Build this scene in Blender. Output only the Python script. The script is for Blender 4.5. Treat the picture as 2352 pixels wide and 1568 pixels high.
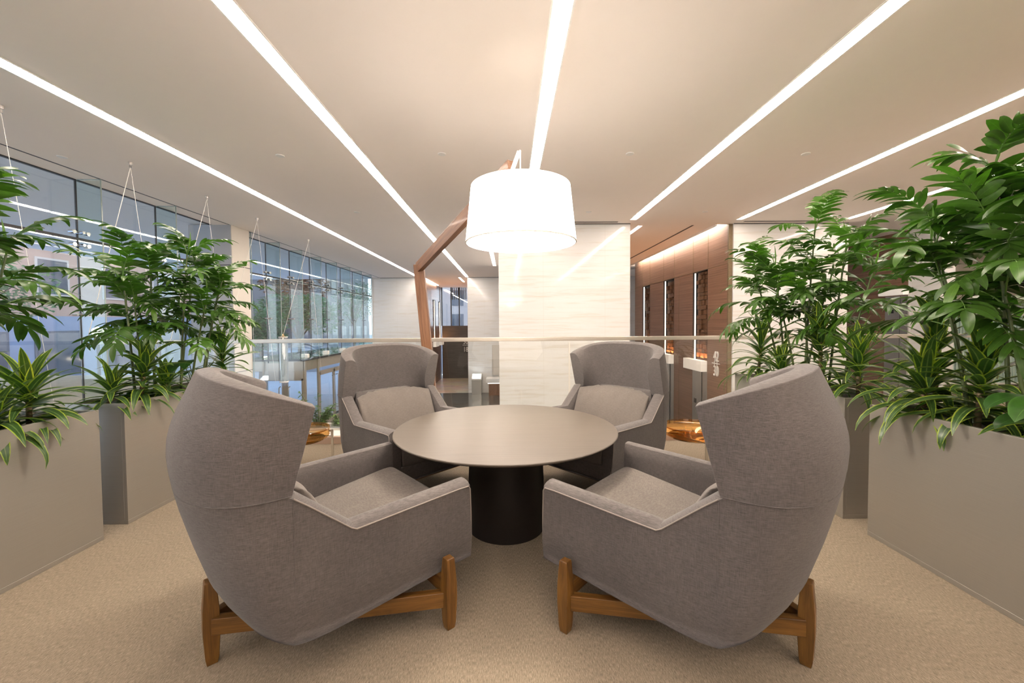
import bpy, bmesh, math, random
from math import pi, sin, cos, radians, sqrt
from mathutils import Vector, Matrix, Euler

for o in list(bpy.data.objects): bpy.data.objects.remove(o)
SC = bpy.context.scene
COL = SC.collection
rnd = random.Random(7)

# ------------------------------------------------------------------ camera
F_PX, PITCH, ROLL, CAM_H = 920.7, radians(1.779), radians(0.432), 1.47
YAW = math.atan(9.0 / F_PX)
fw = Vector((sin(YAW) * cos(PITCH), cos(YAW) * cos(PITCH), -sin(PITCH)))
rt = Vector((cos(YAW), -sin(YAW), 0)); up = rt.cross(fw)
R_ = rt * cos(ROLL) - up * sin(ROLL); U_ = rt * sin(ROLL) + up * cos(ROLL)
cam = bpy.data.cameras.new('camera'); co = bpy.data.objects.new('camera', cam); COL.objects.link(co)
M = Matrix.Identity(4)
for i, v in enumerate((R_, U_, -fw)):
    for j in range(3): M[j][i] = v[j]
M[0][3], M[1][3], M[2][3] = 0, 0, CAM_H
co.matrix_world = M
cam.sensor_width = 36; cam.lens = 36 * F_PX / 2352
cam.shift_y = -(784 - (742 + F_PX * math.tan(PITCH))) / 2352
cam.clip_start = 0.05; cam.clip_end = 400
SC.camera = co

# ------------------------------------------------------------------ world, exposure
SC.view_settings.view_transform = 'Standard'; SC.view_settings.look = 'None'
SC.view_settings.gamma = 1; SC.view_settings.use_curve_mapping = False
SC.view_settings.exposure = 1.52
SC.cycles.use_denoising = True
SC.cycles.max_bounces = 10; SC.cycles.diffuse_bounces = 5; SC.cycles.glossy_bounces = 4
SC.cycles.transparent_max_bounces = 24; SC.cycles.transmission_bounces = 6
SC.cycles.sample_clamp_indirect = 4.0
SC.cycles.caustics_reflective = True; SC.cycles.caustics_refractive = False
W = bpy.data.worlds.new('dusk'); SC.world = W; W.use_nodes = True
wn = W.node_tree.nodes; wl = W.node_tree.links; wn.clear()
wo = wn.new('ShaderNodeOutputWorld'); wb = wn.new('ShaderNodeBackground')
tc = wn.new('ShaderNodeTexCoord'); sx = wn.new('ShaderNodeSeparateXYZ'); cr = wn.new('ShaderNodeValToRGB')
cr.color_ramp.elements[0].position = 0.0; cr.color_ramp.elements[0].color = (0.66, 0.72, 0.80, 1)
cr.color_ramp.elements[1].position = 0.6; cr.color_ramp.elements[1].color = (0.30, 0.42, 0.62, 1)
wl.new(tc.outputs['Generated'], sx.inputs[0]); wl.new(sx.outputs['Z'], cr.inputs[0])
wl.new(cr.outputs[0], wb.inputs[0]); wl.new(wb.outputs[0], wo.inputs[0])
wb.inputs[1].default_value = 1.55
STRIP_E = 19.0          # strength of the ceiling strips
LAMP_W = 32.0           # bulb inside the big shade
WARM = (1.0, 0.83, 0.64)

# ------------------------------------------------------------------ materials
MATS = {}
def nt(name):
    m = bpy.data.materials.new(name); m.use_nodes = True
    n = m.node_tree.nodes; l = m.node_tree.links; n.clear()
    o = n.new('ShaderNodeOutputMaterial'); MATS[name] = m
    return m, n, l, o
def coord(n, l, kind='Object', scale=(1, 1, 1), rot=(0, 0, 0)):
    t = n.new('ShaderNodeTexCoord'); mp = n.new('ShaderNodeMapping')
    mp.inputs['Scale'].default_value = scale; mp.inputs['Rotation'].default_value = rot
    if kind == 'World':
        g = n.new('ShaderNodeNewGeometry'); l.new(g.outputs['Position'], mp.inputs[0])
    else: l.new(t.outputs[kind], mp.inputs[0])
    return mp.outputs[0]
def noise(n, l, vec, scale=5, detail=4, rough=.55, dist=0):
    t = n.new('ShaderNodeTexNoise'); t.inputs['Scale'].default_value = scale; t.inputs['Detail'].default_value = detail
    t.inputs['Roughness'].default_value = rough; t.inputs['Distortion'].default_value = dist
    l.new(vec, t.inputs['Vector']); return t.outputs['Fac']
def ramp(n, l, fac, stops):
    r = n.new('ShaderNodeValToRGB'); e = r.color_ramp.elements
    while len(e) < len(stops): e.new(0.5)
    for k, (p, c) in enumerate(stops): e[k].position = p; e[k].color = (*c, 1)
    l.new(fac, r.inputs[0]); return r.outputs[0]
def mix(n, l, a, b, fac, mode='MIX'):
    m = n.new('ShaderNodeMix'); m.data_type = 'RGBA'; m.blend_type = mode
    for v, s in ((a, 6), (b, 7)):
        if isinstance(v, tuple): m.inputs[s].default_value = (*v, 1)
        else: l.new(v, m.inputs[s])
    if isinstance(fac, (int, float)): m.inputs[0].default_value = fac
    else: l.new(fac, m.inputs[0])
    return m.outputs[2]
def math_(n, l, op, a, b=None):
    m = n.new('ShaderNodeMath'); m.operation = op
    for k, v in enumerate((a, b)):
        if v is None: continue
        if isinstance(v, (int, float)): m.inputs[k].default_value = v
        else: l.new(v, m.inputs[k])
    return m.outputs[0]
def pbsdf(n, l, o, col, rough=.5, metal=0, spec=.5, bump=None, bs=.2, bd=.01, coat=0, emis=None, es=0, sheen=0):
    b = n.new('ShaderNodeBsdfPrincipled')
    if isinstance(col, tuple): b.inputs['Base Color'].default_value = (*col, 1)
    else: l.new(col, b.inputs['Base Color'])
    if isinstance(rough, (int, float)): b.inputs['Roughness'].default_value = rough
    else: l.new(rough, b.inputs['Roughness'])
    b.inputs['Metallic'].default_value = metal; b.inputs['Specular IOR Level'].default_value = spec
    b.inputs['Coat Weight'].default_value = coat; b.inputs['Coat Roughness'].default_value = .08
    b.inputs['Sheen Weight'].default_value = sheen
    if emis: b.inputs['Emission Color'].default_value = (*emis, 1); b.inputs['Emission Strength'].default_value = es
    if bump is not None:
        bp = n.new('ShaderNodeBump'); bp.inputs['Strength'].default_value = bs; bp.inputs['Distance'].default_value = bd
        l.new(bump, bp.inputs['Height']); l.new(bp.outputs[0], b.inputs['Normal'])
    l.new(b.outputs[0], o.inputs[0]); return b
def plain(name, col, rough=.5, metal=0, spec=.5, var=.06, vs=8, **k):
    m, n, l, o = nt(name); v = noise(n, l, coord(n, l), vs, 3)
    c = mix(n, l, tuple(x * (1 - var) for x in col), tuple(min(1, x * (1 + var)) for x in col), v)
    pbsdf(n, l, o, c, rough, metal, spec, **k); return m
def emitter(name, col, s):
    m, n, l, o = nt(name); e = n.new('ShaderNodeEmission'); e.inputs[0].default_value = (*col, 1); e.inputs[1].default_value = s
    l.new(e.outputs[0], o.inputs[0]); return m

def fabric(name, dark, light, sc=1.0):
    m, n, l, o = nt(name)
    a = noise(n, l, coord(n, l, scale=(24 * sc, 24 * sc, 520 * sc)), 1.6, 4, .65)
    b = noise(n, l, coord(n, l, scale=(330 * sc, 330 * sc, 22 * sc)), 1.6, 3, .6)
    c = noise(n, l, coord(n, l), 3.0, 3)
    f = math_(n, l, 'ADD', math_(n, l, 'MULTIPLY', a, .68), math_(n, l, 'MULTIPLY', b, .32))
    cc = ramp(n, l, f, [(.36, dark), (.63, light)])
    cc = mix(n, l, cc, ramp(n, l, c, [(.3, (.88, .88, .88)), (.7, (1.06, 1.05, 1.04))]), 1.0, 'MULTIPLY')
    pbsdf(n, l, o, cc, .92, 0, .15, bump=f, bs=.45, bd=.002, sheen=.12); return m
fabric('linen', (.056, .050, .049), (.128, .115, .111))
fabric('linen_cushion', (.082, .071, .064), (.140, .123, .111), 1.2)
plain('piping', (.21, .183, .165), .85, 0, .2)

def wood(name, cols, axis='X', scale=1.0, rough=.4, coat=.1, dist=1.2, stretch=22):
    m, n, l, o = nt(name)
    s = {'X': (1.3, stretch, stretch), 'Y': (stretch, 1.3, stretch), 'Z': (stretch, stretch, 1.3)}[axis]
    v = coord(n, l, scale=tuple(a * scale for a in s))
    f = noise(n, l, v, 1.3, 7, .62, dist)
    g = noise(n, l, coord(n, l, scale=tuple(a * scale * 5 for a in s)), 2.0, 3)
    f2 = math_(n, l, 'ADD', math_(n, l, 'MULTIPLY', f, .8), math_(n, l, 'MULTIPLY', g, .2))
    c = ramp(n, l, f2, [(.3, cols[0]), (.5, cols[1]), (.7, cols[2])])
    pbsdf(n, l, o, c, rough, 0, .4, bump=f2, bs=.12, bd=.002, coat=coat); return m
WAL = [(.045, .018, .004), (.125, .056, .012), (.20, .100, .022)]
wood('walnut_x', WAL, 'X'); wood('walnut_z', WAL, 'Z')
wood('lamp_wood_x', [(.075, .030, .014), (.165, .078, .040), (.25, .130, .070)], 'X', .8)
wood('lamp_wood_z', [(.20, .085, .030), (.42, .20, .085), (.58, .31, .15)], 'Z', .8)
wood('hall_wood', [(.13, .066, .040), (.215, .118, .074), (.30, .178, .118)], 'Y', .35, .34, .25, .15, 110)
wood('table_wood', [(.066, .054, .043), (.076, .063, .051), (.088, .073, .059)], 'X', 1.6, .38, 0, .6, 26)
plain('table_base', (.012, .009, .008), .55, 0, .3)
plain('dark_frame', (.02, .02, .022), .5)
m, n, l, o = nt('dark_stone')
f = noise(n, l, coord(n, l, 'World', (1, 1, 14)), 1.5, 5)
pbsdf(n, l, o, ramp(n, l, f, [(.3, (.055, .050, .046)), (.7, (.085, .077, .070))]), .35, 0, .4)

# carpet
m, n, l, o = nt('carpet')
a = noise(n, l, coord(n, l, 'World', (190, 34, 1)), 1.4, 3, .7)
b = noise(n, l, coord(n, l, 'World', (520, 520, 1)), 1.0, 2)
c = noise(n, l, coord(n, l, 'World', (1, 1, 1)), 1.1, 4)
f = math_(n, l, 'ADD', math_(n, l, 'MULTIPLY', a, .62), math_(n, l, 'MULTIPLY', b, .38))
cc = ramp(n, l, f, [(.34, (.125, .100, .072)), (.52, (.255, .210, .155)), (.68, (.40, .34, .262))])
cc = mix(n, l, cc, ramp(n, l, c, [(.3, (.9, .9, .9)), (.7, (1.05, 1.05, 1.05))]), 1.0, 'MULTIPLY')
pbsdf(n, l, o, cc, .95, 0, .1, bump=f, bs=.6, bd=.006)

plain('ceiling_paint', (.945, .87, .81), .85, 0, .2, var=.01)
plain('white_metal', (.86, .84, .80), .4, 0, .4, var=.01)
plain('white_paint', (.85, .83, .80), .5, 0, .4, var=.01)
plain('pillar_paint', (.62, .58, .52), .6, 0, .3, var=.02)
plain('pillar_shaded', (.34, .35, .37), .6, 0, .3, var=.02)  # bluish shade of the beige pillar, put into the colour
# marble with veins and joints, vertical surfaces; joint pitch z .58, horizontal 1.1
m, n, l, o = nt('marble')
v1 = noise(n, l, coord(n, l, 'World', (.55, .55, 7)), 1.6, 7, .6, .6)
v2 = noise(n, l, coord(n, l, 'World', (.9, .9, 16)), 1.2, 5, .6, .4)
cc = ramp(n, l, v1, [(.28, (.67, .635, .59)), (.42, (.74, .725, .70)), (.62, (.755, .745, .73))])
cc = mix(n, l, cc, ramp(n, l, v2, [(.36, (.90, .86, .80)), (.46, (1, 1, 1))]), .7, 'MULTIPLY')
g = n.new('ShaderNodeNewGeometry'); s3 = n.new('ShaderNodeSeparateXYZ'); l.new(g.outputs['Position'], s3.inputs[0])
fz = math_(n, l, 'FRACT', math_(n, l, 'DIVIDE', math_(n, l, 'ADD', s3.outputs[2], 10.03), .58))
jz = math_(n, l, 'LESS_THAN', fz, .012)
hx = math_(n, l, 'ADD', s3.outputs[0], s3.outputs[1])
fx = math_(n, l, 'FRACT', math_(n, l, 'DIVIDE', math_(n, l, 'ADD', hx, 22.73 - 7.6), 1.17))
jx = math_(n, l, 'LESS_THAN', fx, .005)
cc = mix(n, l, cc, (.62, .58, .52), math_(n, l, 'MULTIPLY', math_(n, l, 'MAXIMUM', jz, jx), .45))
pbsdf(n, l, o, cc, .07, 0, .22)

# brushed satin planter metal
m, n, l, o = nt('satin_metal')
f = noise(n, l, coord(n, l, 'Object', (3, 3, 260)), 1.5, 3)
c2 = noise(n, l, coord(n, l, 'Object', (1, 1, 1)), 1.6, 3)
cc = ramp(n, l, f, [(.3, (.33, .31, .275)), (.7, (.35, .33, .295))])
rg = n.new('ShaderNodeMapRange'); l.new(c2, rg.inputs[0]); rg.inputs[3].default_value = .34; rg.inputs[4].default_value = .46
pbsdf(n, l, o, cc, rg.outputs[0], .65, .5, bump=f, bs=.03, bd=.001)
plain('steel', (.62, .60, .57), .28, .95, .5, var=.03)
plain('chrome', (.78, .77, .75), .12, 1.0, .5, var=.02)
plain('brass', (.70, .52, .30), .2, 1.0, .5, var=.03)
plain('rail_metal', (.52, .48, .42), .38, .8, .5, var=.03)
plain('soil', (.025, .020, .016), .9, var=.4, vs=40)
plain('pebble', (.012, .012, .013), .22, 0, .6, var=.3)
plain('kerb_brown', (.46, .33, .25), .7, var=.05)
plain('kerb_white', (.80, .76, .70), .6, var=.03)
plain('cord', (.80, .77, .70), .7)
plain('black_plastic', (.015, .015, .017), .35)

def glassmat(name, tint=(.96, .98, .98), extra=.0, rough=0.0, gl=(1, 1, 1)):
    m, n, l, o = nt(name)
    g = n.new('ShaderNodeNewGeometry'); d = n.new('ShaderNodeVectorMath'); d.operation = 'DOT_PRODUCT'
    l.new(g.outputs['Normal'], d.inputs[0]); l.new(g.outputs['Incoming'], d.inputs[1])
    c = math_(n, l, 'ABSOLUTE', d.outputs['Value']); p5 = math_(n, l, 'POWER', math_(n, l, 'SUBTRACT', 1.0, c), 5.0)
    F = math_(n, l, 'ADD', math_(n, l, 'MULTIPLY', p5, .9), .045 + extra)
    F = math_(n, l, 'MINIMUM', F, 1.0)
    t = n.new('ShaderNodeBsdfTransparent'); t.inputs[0].default_value = (*tint, 1)
    gs = n.new('ShaderNodeBsdfGlossy'); gs.inputs[0].default_value = (*gl, 1); gs.inputs['Roughness'].default_value = rough
    mx = n.new('ShaderNodeMixShader'); l.new(F, mx.inputs[0]); l.new(t.outputs[0], mx.inputs[1]); l.new(gs.outputs[0], mx.inputs[2])
    l.new(mx.outputs[0], o.inputs[0]); return m
glassmat('glass', (.93, .96, .97), .035)
glassmat('rail_glass', (.975, .985, .975), .0)
glassmat('fin_glass', (.88, .94, .93), .02)
plain('glass_edge', (.30, .36, .34), .2)
glassmat('pendant_glass', (.86, .88, .86), .16, .04)
glassmat('amber_glass', (.84, .62, .33), .06, .02, (1, .9, .8))
# strips and lamps
emitter('strip_light', (1.0, .86, .75), STRIP_E)
emitter('hall_light', (1.0, .90, .78), 12)
emitter('cove_lamp', (1.0, .91, .82), 32)
emitter('niche_light', (1.0, .84, .66), 1.0)
emitter('shade_top_glow', (1, .93, .84), 6)
m, n, l, o = nt('lamp_shade')
b = pbsdf(n, l, o, (.92, .90, .86), .9, emis=(1, .93, .85), es=4.0)
emitter('screen', (.85, .92, 1.0), 3.0)
emitter('headlight', (1, .85, .6), 14)
emitter('street_bulb', (1, .92, .8), 30)
emitter('ledge_glow', (1.0, .88, .74), .9)
plain('ledge_white', (.86, .83, .78), .3, emis=(1, .9, .78), es=.10)
emitter('shop_window', (1.0, .80, .55), .5)

# leaves: UV.x runs across the leaf
def leafmat(name, mid, edge, vein, var=.25, rough=.35, w=.0):
    m, n, l, o = nt(name)
    uv = n.new('ShaderNodeUVMap'); s = n.new('ShaderNodeSeparateXYZ'); l.new(uv.outputs[0], s.inputs[0])
    a = math_(n, l, 'ABSOLUTE', math_(n, l, 'SUBTRACT', math_(n, l, 'MULTIPLY', s.outputs[0], 2.0), 1.0))
    if w > 0:
        st = [(.0, vein), (.07, vein), (.12, mid), (1 - w - .06, mid), (1 - w + .06, edge), (1, edge)]
    else: st = [(.0, vein), (.05, mid), (.85, mid), (1, edge)]
    c = ramp(n, l, a, st)
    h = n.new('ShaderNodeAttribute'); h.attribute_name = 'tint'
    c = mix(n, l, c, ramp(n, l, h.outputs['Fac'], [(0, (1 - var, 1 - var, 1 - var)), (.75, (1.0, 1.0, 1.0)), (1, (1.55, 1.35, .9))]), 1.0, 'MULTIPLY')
    v = noise(n, l, coord(n, l, 'Object', (1, 1, 1)), 40, 2)
    c = mix(n, l, c, ramp(n, l, v, [(.3, (.85, .85, .85)), (.7, (1.1, 1.1, 1.1))]), 1.0, 'MULTIPLY')
    b = n.new('ShaderNodeBsdfPrincipled'); l.new(c, b.inputs['Base Color']); b.inputs['Roughness'].default_value = rough
    b.inputs['Specular IOR Level'].default_value = .5
    t = n.new('ShaderNodeBsdfTranslucent'); l.new(mix(n, l, c, (1.0, 1.5, .5), 1.0, 'MULTIPLY'), t.inputs[0])
    mx = n.new('ShaderNodeMixShader'); mx.inputs[0].default_value = .28
    l.new(b.outputs[0], mx.inputs[1]); l.new(t.outputs[0], mx.inputs[2]); l.new(mx.outputs[0], o.inputs[0]); return m
leafmat('palm_leaf', (.055, .135, .018), (.075, .165, .025), (.11, .21, .05), .55, .30)
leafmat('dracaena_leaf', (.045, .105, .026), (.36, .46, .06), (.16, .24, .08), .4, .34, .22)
leafmat('broad_leaf', (.028, .085, .016), (.05, .13, .03), (.10, .20, .06), .3, .3)
leafmat('shrub_leaf', (.10, .20, .055), (.15, .27, .08), (.14, .26, .08), .4, .5)
leafmat('tree_leaf_green', (.035, .17, .05), (.04, .19, .06), (.04, .19, .06), .5, .6)
leafmat('tree_leaf_red', (.22, .07, .035), (.25, .08, .04), (.25, .08, .04), .4, .6)
plain('cane', (.075, .105, .030), .45, var=.35, vs=25)
plain('brown_stem', (.17, .12, .065), .7, var=.3, vs=30)
plain('bark', (.10, .075, .06), .9, var=.3, vs=10)
# exterior
m, n, l, o = nt('brick')
bk = n.new('ShaderNodeTexBrick'); l.new(coord(n, l, 'Object', (1, 1, 1), (radians(90), 0, radians(90))), bk.inputs['Vector'])
bk.inputs['Color1'].default_value = (.46, .17, .11, 1); bk.inputs['Color2'].default_value = (.36, .13, .085, 1); bk.inputs['Mortar'].default_value = (.42, .26, .20, 1)
bk.inputs['Scale'].default_value = 3.0; bk.inputs['Mortar Size'].default_value = .02
pbsdf(n, l, o, bk.outputs[0], .9)
plain('dusk_shaded_stone', (.20, .24, .34), .6, var=.15, vs=2)  # blue tone is dusk shade painted into the lower storey
plain('beige_stone', (.50, .42, .38), .8, var=.1, vs=2)
plain('dark_facade', (.07, .08, .11), .5, var=.2)
plain('window_dark', (.03, .045, .08), .1, 0, .8)
plain('pavement', (.42, .46, .54), .6, var=.12, vs=3)
plain('road', (.22, .25, .31), .5, var=.1)
plain('terrace', (.50, .40, .28), .8, var=.2, vs=6)
plain('canopy', (.80, .82, .85), .7, var=.02)
plain('car_dark', (.02, .03, .06), .25, 0, .6, coat=.8)
plain('car_teal', (.04, .22, .22), .25, 0, .6, coat=.8)
plain('tyre', (.012, .012, .012), .8)
m, n, l, o = nt('lobby_floor')
f = noise(n, l, coord(n, l, 'World', (1, 1, 1)), 2, 5)
w = n.new('ShaderNodeTexWave'); w.bands_direction = 'X'; w.inputs['Scale'].default_value = 1.1; l.new(coord(n, l, 'World', (1, 1, 1), (0, 0, radians(38))), w.inputs['Vector'])
c = ramp(n, l, f, [(.3, (.060, .062, .056)), (.7, (.095, .095, .085))])
c = mix(n, l, c, (.16, .155, .135), math_(n, l, 'GREATER_THAN', w.outputs['Fac'], .985))
pbsdf(n, l, o, c, .14, 0, .6)
m, n, l, o = nt('hall_tile')
vo = n.new('ShaderNodeTexVoronoi'); vo.inputs['Scale'].default_value = 1.6; l.new(coord(n, l, 'World', (1, 1.3, 1), (0, 0, .6)), vo.inputs['Vector'])
f = noise(n, l, coord(n, l, 'World', (1, 5, 1), (0, 0, .6)), 2, 5, .6, 1)
c = mix(n, l, ramp(n, l, f, [(.3, (.30, .22, .15)), (.5, (.52, .42, .32)), (.7, (.64, .55, .45))]), vo.outputs['Color'], .12)
pbsdf(n, l, o, c, .3, 0, .5)
m, n, l, o = nt('block_wood')
bk = n.new('ShaderNodeTexVoronoi'); bk.inputs['Scale'].default_value = 9; l.new(coord(n, l, 'Object'), bk.inputs['Vector'])
f = noise(n, l, coord(n, l, 'Object', (4, 4, 30)), 2, 4)
c = ramp(n, l, f, [(.3, (.085, .042, .022)), (.7, (.19, .10, .05))])
pbsdf(n, l, o, c, .5)

# ------------------------------------------------------------------ mesh helpers
class MB:
    def __init__(s): s.v = []; s.f = []; s.uv = {}; s.t = []; s.tint = {}
    def vert(s, p): s.v.append(tuple(p)); return len(s.v) - 1
    def box(s, x0, x1, y0, y1, z0, z1):
        b = len(s.v)
        for z in (z0, z1):
            for (x, y) in ((x0, y0), (x1, y0), (x1, y1), (x0, y1)): s.v.append((x, y, z))
        for q in ((0, 3, 2, 1), (4, 5, 6, 7), (0, 1, 5, 4), (1, 2, 6, 5), (2, 3, 7, 6), (3, 0, 4, 7)): s.f.append(tuple(b + i for i in q))
        return s
    def loft(s, rings, cap=True, closed=True):
        b = len(s.v); k = len(rings[0])
        for r in rings: s.v.extend(tuple(p) for p in r)
        for i in range(len(rings) - 1):
            for j in range(k if closed else k - 1):
                a, c = b + i * k + j, b + i * k + (j + 1) % k
                s.f.append((a, c, c + k, a + k))
        if cap:
            s.f.append(tuple(b + j for j in reversed(range(k)))); s.f.append(tuple(b + (len(rings) - 1) * k + j for j in range(k)))
        return s
    def lathe(s, prof, n=48, cx=0, cy=0, cap=True):
        rings = [[(cx + r * cos(2 * pi * j / n), cy + r * sin(2 * pi * j / n), z) for j in range(n)] for (r, z) in prof]
        return s.loft(rings, cap)
    def tube(s, pts, r, n=8, cap=True):
        pts = [Vector(p) for p in pts]; rings = []; rr = r if isinstance(r, (list, tuple)) else [r] * len(pts)
        prev = None
        for i, p in enumerate(pts):
            d = (pts[min(i + 1, len(pts) - 1)] - pts[max(i - 1, 0)]).normalized()
            ref = Vector((0, 0, 1)) if abs(d.z) < .95 else Vector((1, 0, 0))
            if prev is not None: ref = prev
            a = d.cross(ref)
            if a.length < 1e-6: a = d.cross(Vector((0, 1, 0)))
            a.normalize(); b = a.cross(d).normalized(); prev = b
            rings.append([p + a * rr[i] * cos(2 * pi * j / n) + b * rr[i] * sin(2 * pi * j / n) for j in range(n)])
        return s.loft(rings, cap)
    def prism(s, poly, z0, z1):
        return s.loft([[(x, y, z0) for x, y in poly], [(x, y, z1) for x, y in poly]])
    def bar(s, a, b, w, h, upv=(0, 0, 1), w2=None, h2=None):
        a, b = Vector(a), Vector(b); d = (b - a).normalized(); sd = d.cross(Vector(upv)).normalized(); u = sd.cross(d)
        R = []
        for p, ww, hh in ((a, w, h), (b, w2 or w, h2 or h)):
            R.append([p + sd * ww / 2 * i + u * hh / 2 * j for i, j in ((-1, -1), (1, -1), (1, 1), (-1, 1))])
        return s.loft(R)
    def build(s, name, mat, parent=None, smooth=False, bevel=0, seg=2, angle=35, loc=None):
        me = bpy.data.meshes.new(name); me.from_pydata(s.v, [], s.f); me.update()
        bm = bmesh.new(); bm.from_mesh(me); bmesh.ops.recalc_face_normals(bm, faces=bm.faces); bm.to_mesh(me); bm.free()
        if s.uv:
            uvl = me.uv_layers.new(name='UVMap')
            for lp in me.loops: uvl.data[lp.index].uv = s.uv.get(lp.vertex_index, (.5, .5))
        if s.tint:
            at = me.attributes.new('tint', 'FLOAT', 'POINT')
            for i in range(len(me.vertices)): at.data[i].value = s.tint.get(i, .5)
        if smooth:
            for p in me.polygons: p.use_smooth = True
        me.materials.append(MATS[mat])
        o = bpy.data.objects.new(name, me); COL.objects.link(o)
        if loc: o.location = loc
        if parent: o.parent = parent
        if bevel:
            b = o.modifiers.new('bevel', 'BEVEL'); b.width = bevel; b.segments = seg; b.limit_method = 'ANGLE'; b.angle_limit = radians(angle)
            for p in me.polygons: p.use_smooth = True
            w = o.modifiers.new('wn', 'WEIGHTED_NORMAL'); w.keep_sharp = False
        elif smooth:
            sharp(me, angle)
        return o
def sharp(me, angle):
    bm = bmesh.new(); bm.from_mesh(me); a = radians(angle)
    for e in bm.edges:
        if len(e.link_faces) == 2 and e.calc_face_angle(0) > a: e.smooth = False
    bm.to_mesh(me); bm.free()
def thing(name, label, cat, loc=(0, 0, 0), rz=0, group=None):
    o = bpy.data.objects.new(name, None); COL.objects.link(o); o.location = loc; o.rotation_euler = (0, 0, rz)
    o.empty_display_size = .1
    o['label'] = label; o['category'] = cat
    if group: o['group'] = group
    return o
def tag(o, label, cat, group=None, kind=None):
    o['label'] = label; o['category'] = cat
    if group: o['group'] = group
    if kind: o['kind'] = kind
    return o
def struct(o): o['kind'] = 'structure'; return o
def semp(name, loc=(0, 0, 0)):
    o = bpy.data.objects.new(name, None); COL.objects.link(o); o.location = loc; o['kind'] = 'structure'; return o
def dup(root, loc, rz, label, group=None):
    r = root.copy(); COL.objects.link(r); r.location = loc; r.rotation_euler = (0, 0, rz); r['label'] = label
    if group: r['group'] = group
    for ch in list(root.children):
        c = ch.copy(); COL.objects.link(c); c.parent = r
        for g in ch.children:
            d = g.copy(); COL.objects.link(d); d.parent = c
    return r
def box(name, mat, x0, x1, y0, y1, z0, z1, parent=None, bevel=0):
    return MB().box(x0, x1, y0, y1, z0, z1).build(name, mat, parent, bevel=bevel)

ZL = -1.35     # lobby floor
ZC = 3.33      # ceiling
YE = 5.40      # edge of the raised floor

# ------------------------------------------------------------------ shell
struct(box('floor', 'carpet', -5.4, 13.5, -3.2, 4.92, -.30, 0))
k = semp('trim_1'); box('kerb_face', 'kerb_brown', -5.4, 13.5, 4.92, 4.96, -.30, .085, k); box('kerb_top', 'kerb_white', -5.4, 13.5, 4.96, YE, -.30, .09, k)
struct(box('wall_platform_front', 'marble', -5.4, 13.5, YE - .06, YE, ZL, -.30))
struct(box('floor_lobby', 'lobby_floor', -5.6, 13.5, YE - 2.5, 16.25, ZL - .2, ZL))
struct(box('floor_lift_hall', 'hall_tile', -5.0, 8.0, 16.25, 22, ZL - .2, ZL))

# ceiling with slots: x of slot centre, y extent
SLOTS = [(-3.55, -3.0, 16.1, 'far left, beside the glass wall'), (-1.62, -3.0, 16.12, 'second from the glass wall'), (.335, -3.0, 7.35, 'centre one above the round table'),
         (2.285, -3.0, 7.33, 'first right of the table, by the white pillar'), (4.235, -3.0, 7.35, 'second to the right of the table'),
         (6.22, -3.0, 7.35, 'third to the right of the table'), (8.2, -3.0, 7.35, 'far right, behind the tall plants')]
SW = .062
cb = MB(); TH = .16
xs = [-5.13] + [q for s in SLOTS for q in (s[0] - SW, s[0] + SW)] + [13.6]
for i in range(0, len(xs), 2):
    a, b = xs[i], xs[i + 1]
    if i == 4 * 2 or False: pass
    # cove gap in front of the right lift hall wall: x 4.02..4.24, y 7.75..13.3
    cb.box(a, b, -3.2, 7.7, ZC, ZC + TH)
    if b <= 4.2 or a >= 4.297:
        b = min(b, 4.02) if b < 4.2 else b
        if a < 4.297 < b: a = 4.30
        # extra short slots
        if a < 2.57 < b:
            for (p, q) in ((a, 2.53), (2.61, b - .0)): cb.box(p, q, 7.7, 16.3, ZC, ZC + TH)
            cb.box(2.53, 2.61, 8.55, 16.3, ZC, ZC + TH); cb.box(2.53, 2.61, 7.7, 7.78, ZC, ZC + TH)
        elif a < -.42 < b:
            cb.box(a, -.47, 7.7, 16.3, ZC, ZC + TH); cb.box(-.37, b, 7.7, 16.3, ZC, ZC + TH); cb.box(-.47, -.37, 13.1, 16.3, ZC, ZC + TH)
        else: cb.box(a, b, 7.7, 16.3, ZC, ZC + TH)
    else:
        cb.box(a, min(b, 4.02), 7.7, 16.3, ZC, ZC + TH)
for (x, y0, y1, _) in SLOTS:
    cb.box(x - SW, x + SW, y1, 7.7 if y1 < 8 else 16.3, ZC, ZC + TH)
    if y1 < 8 and abs(x - 4.235) > .1: cb.box(x - SW, x + SW, 7.7, 16.3, ZC, ZC + TH)
cb.box(4.02, 4.36, 13.35, 16.3, ZC, ZC + TH)
cb.box(4.30, 4.36, 7.7, 13.35, ZC, ZC + TH)
# left lift hall ceiling, slot at x -1.95
cb.box(-3.45, -2.0, 16.3, 22, ZC, ZC + TH); cb.box(-1.92, -1.5, 16.3, 22, ZC, ZC + TH); cb.box(-2.0, -1.92, 18.2, 22, ZC, ZC + TH)
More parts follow.
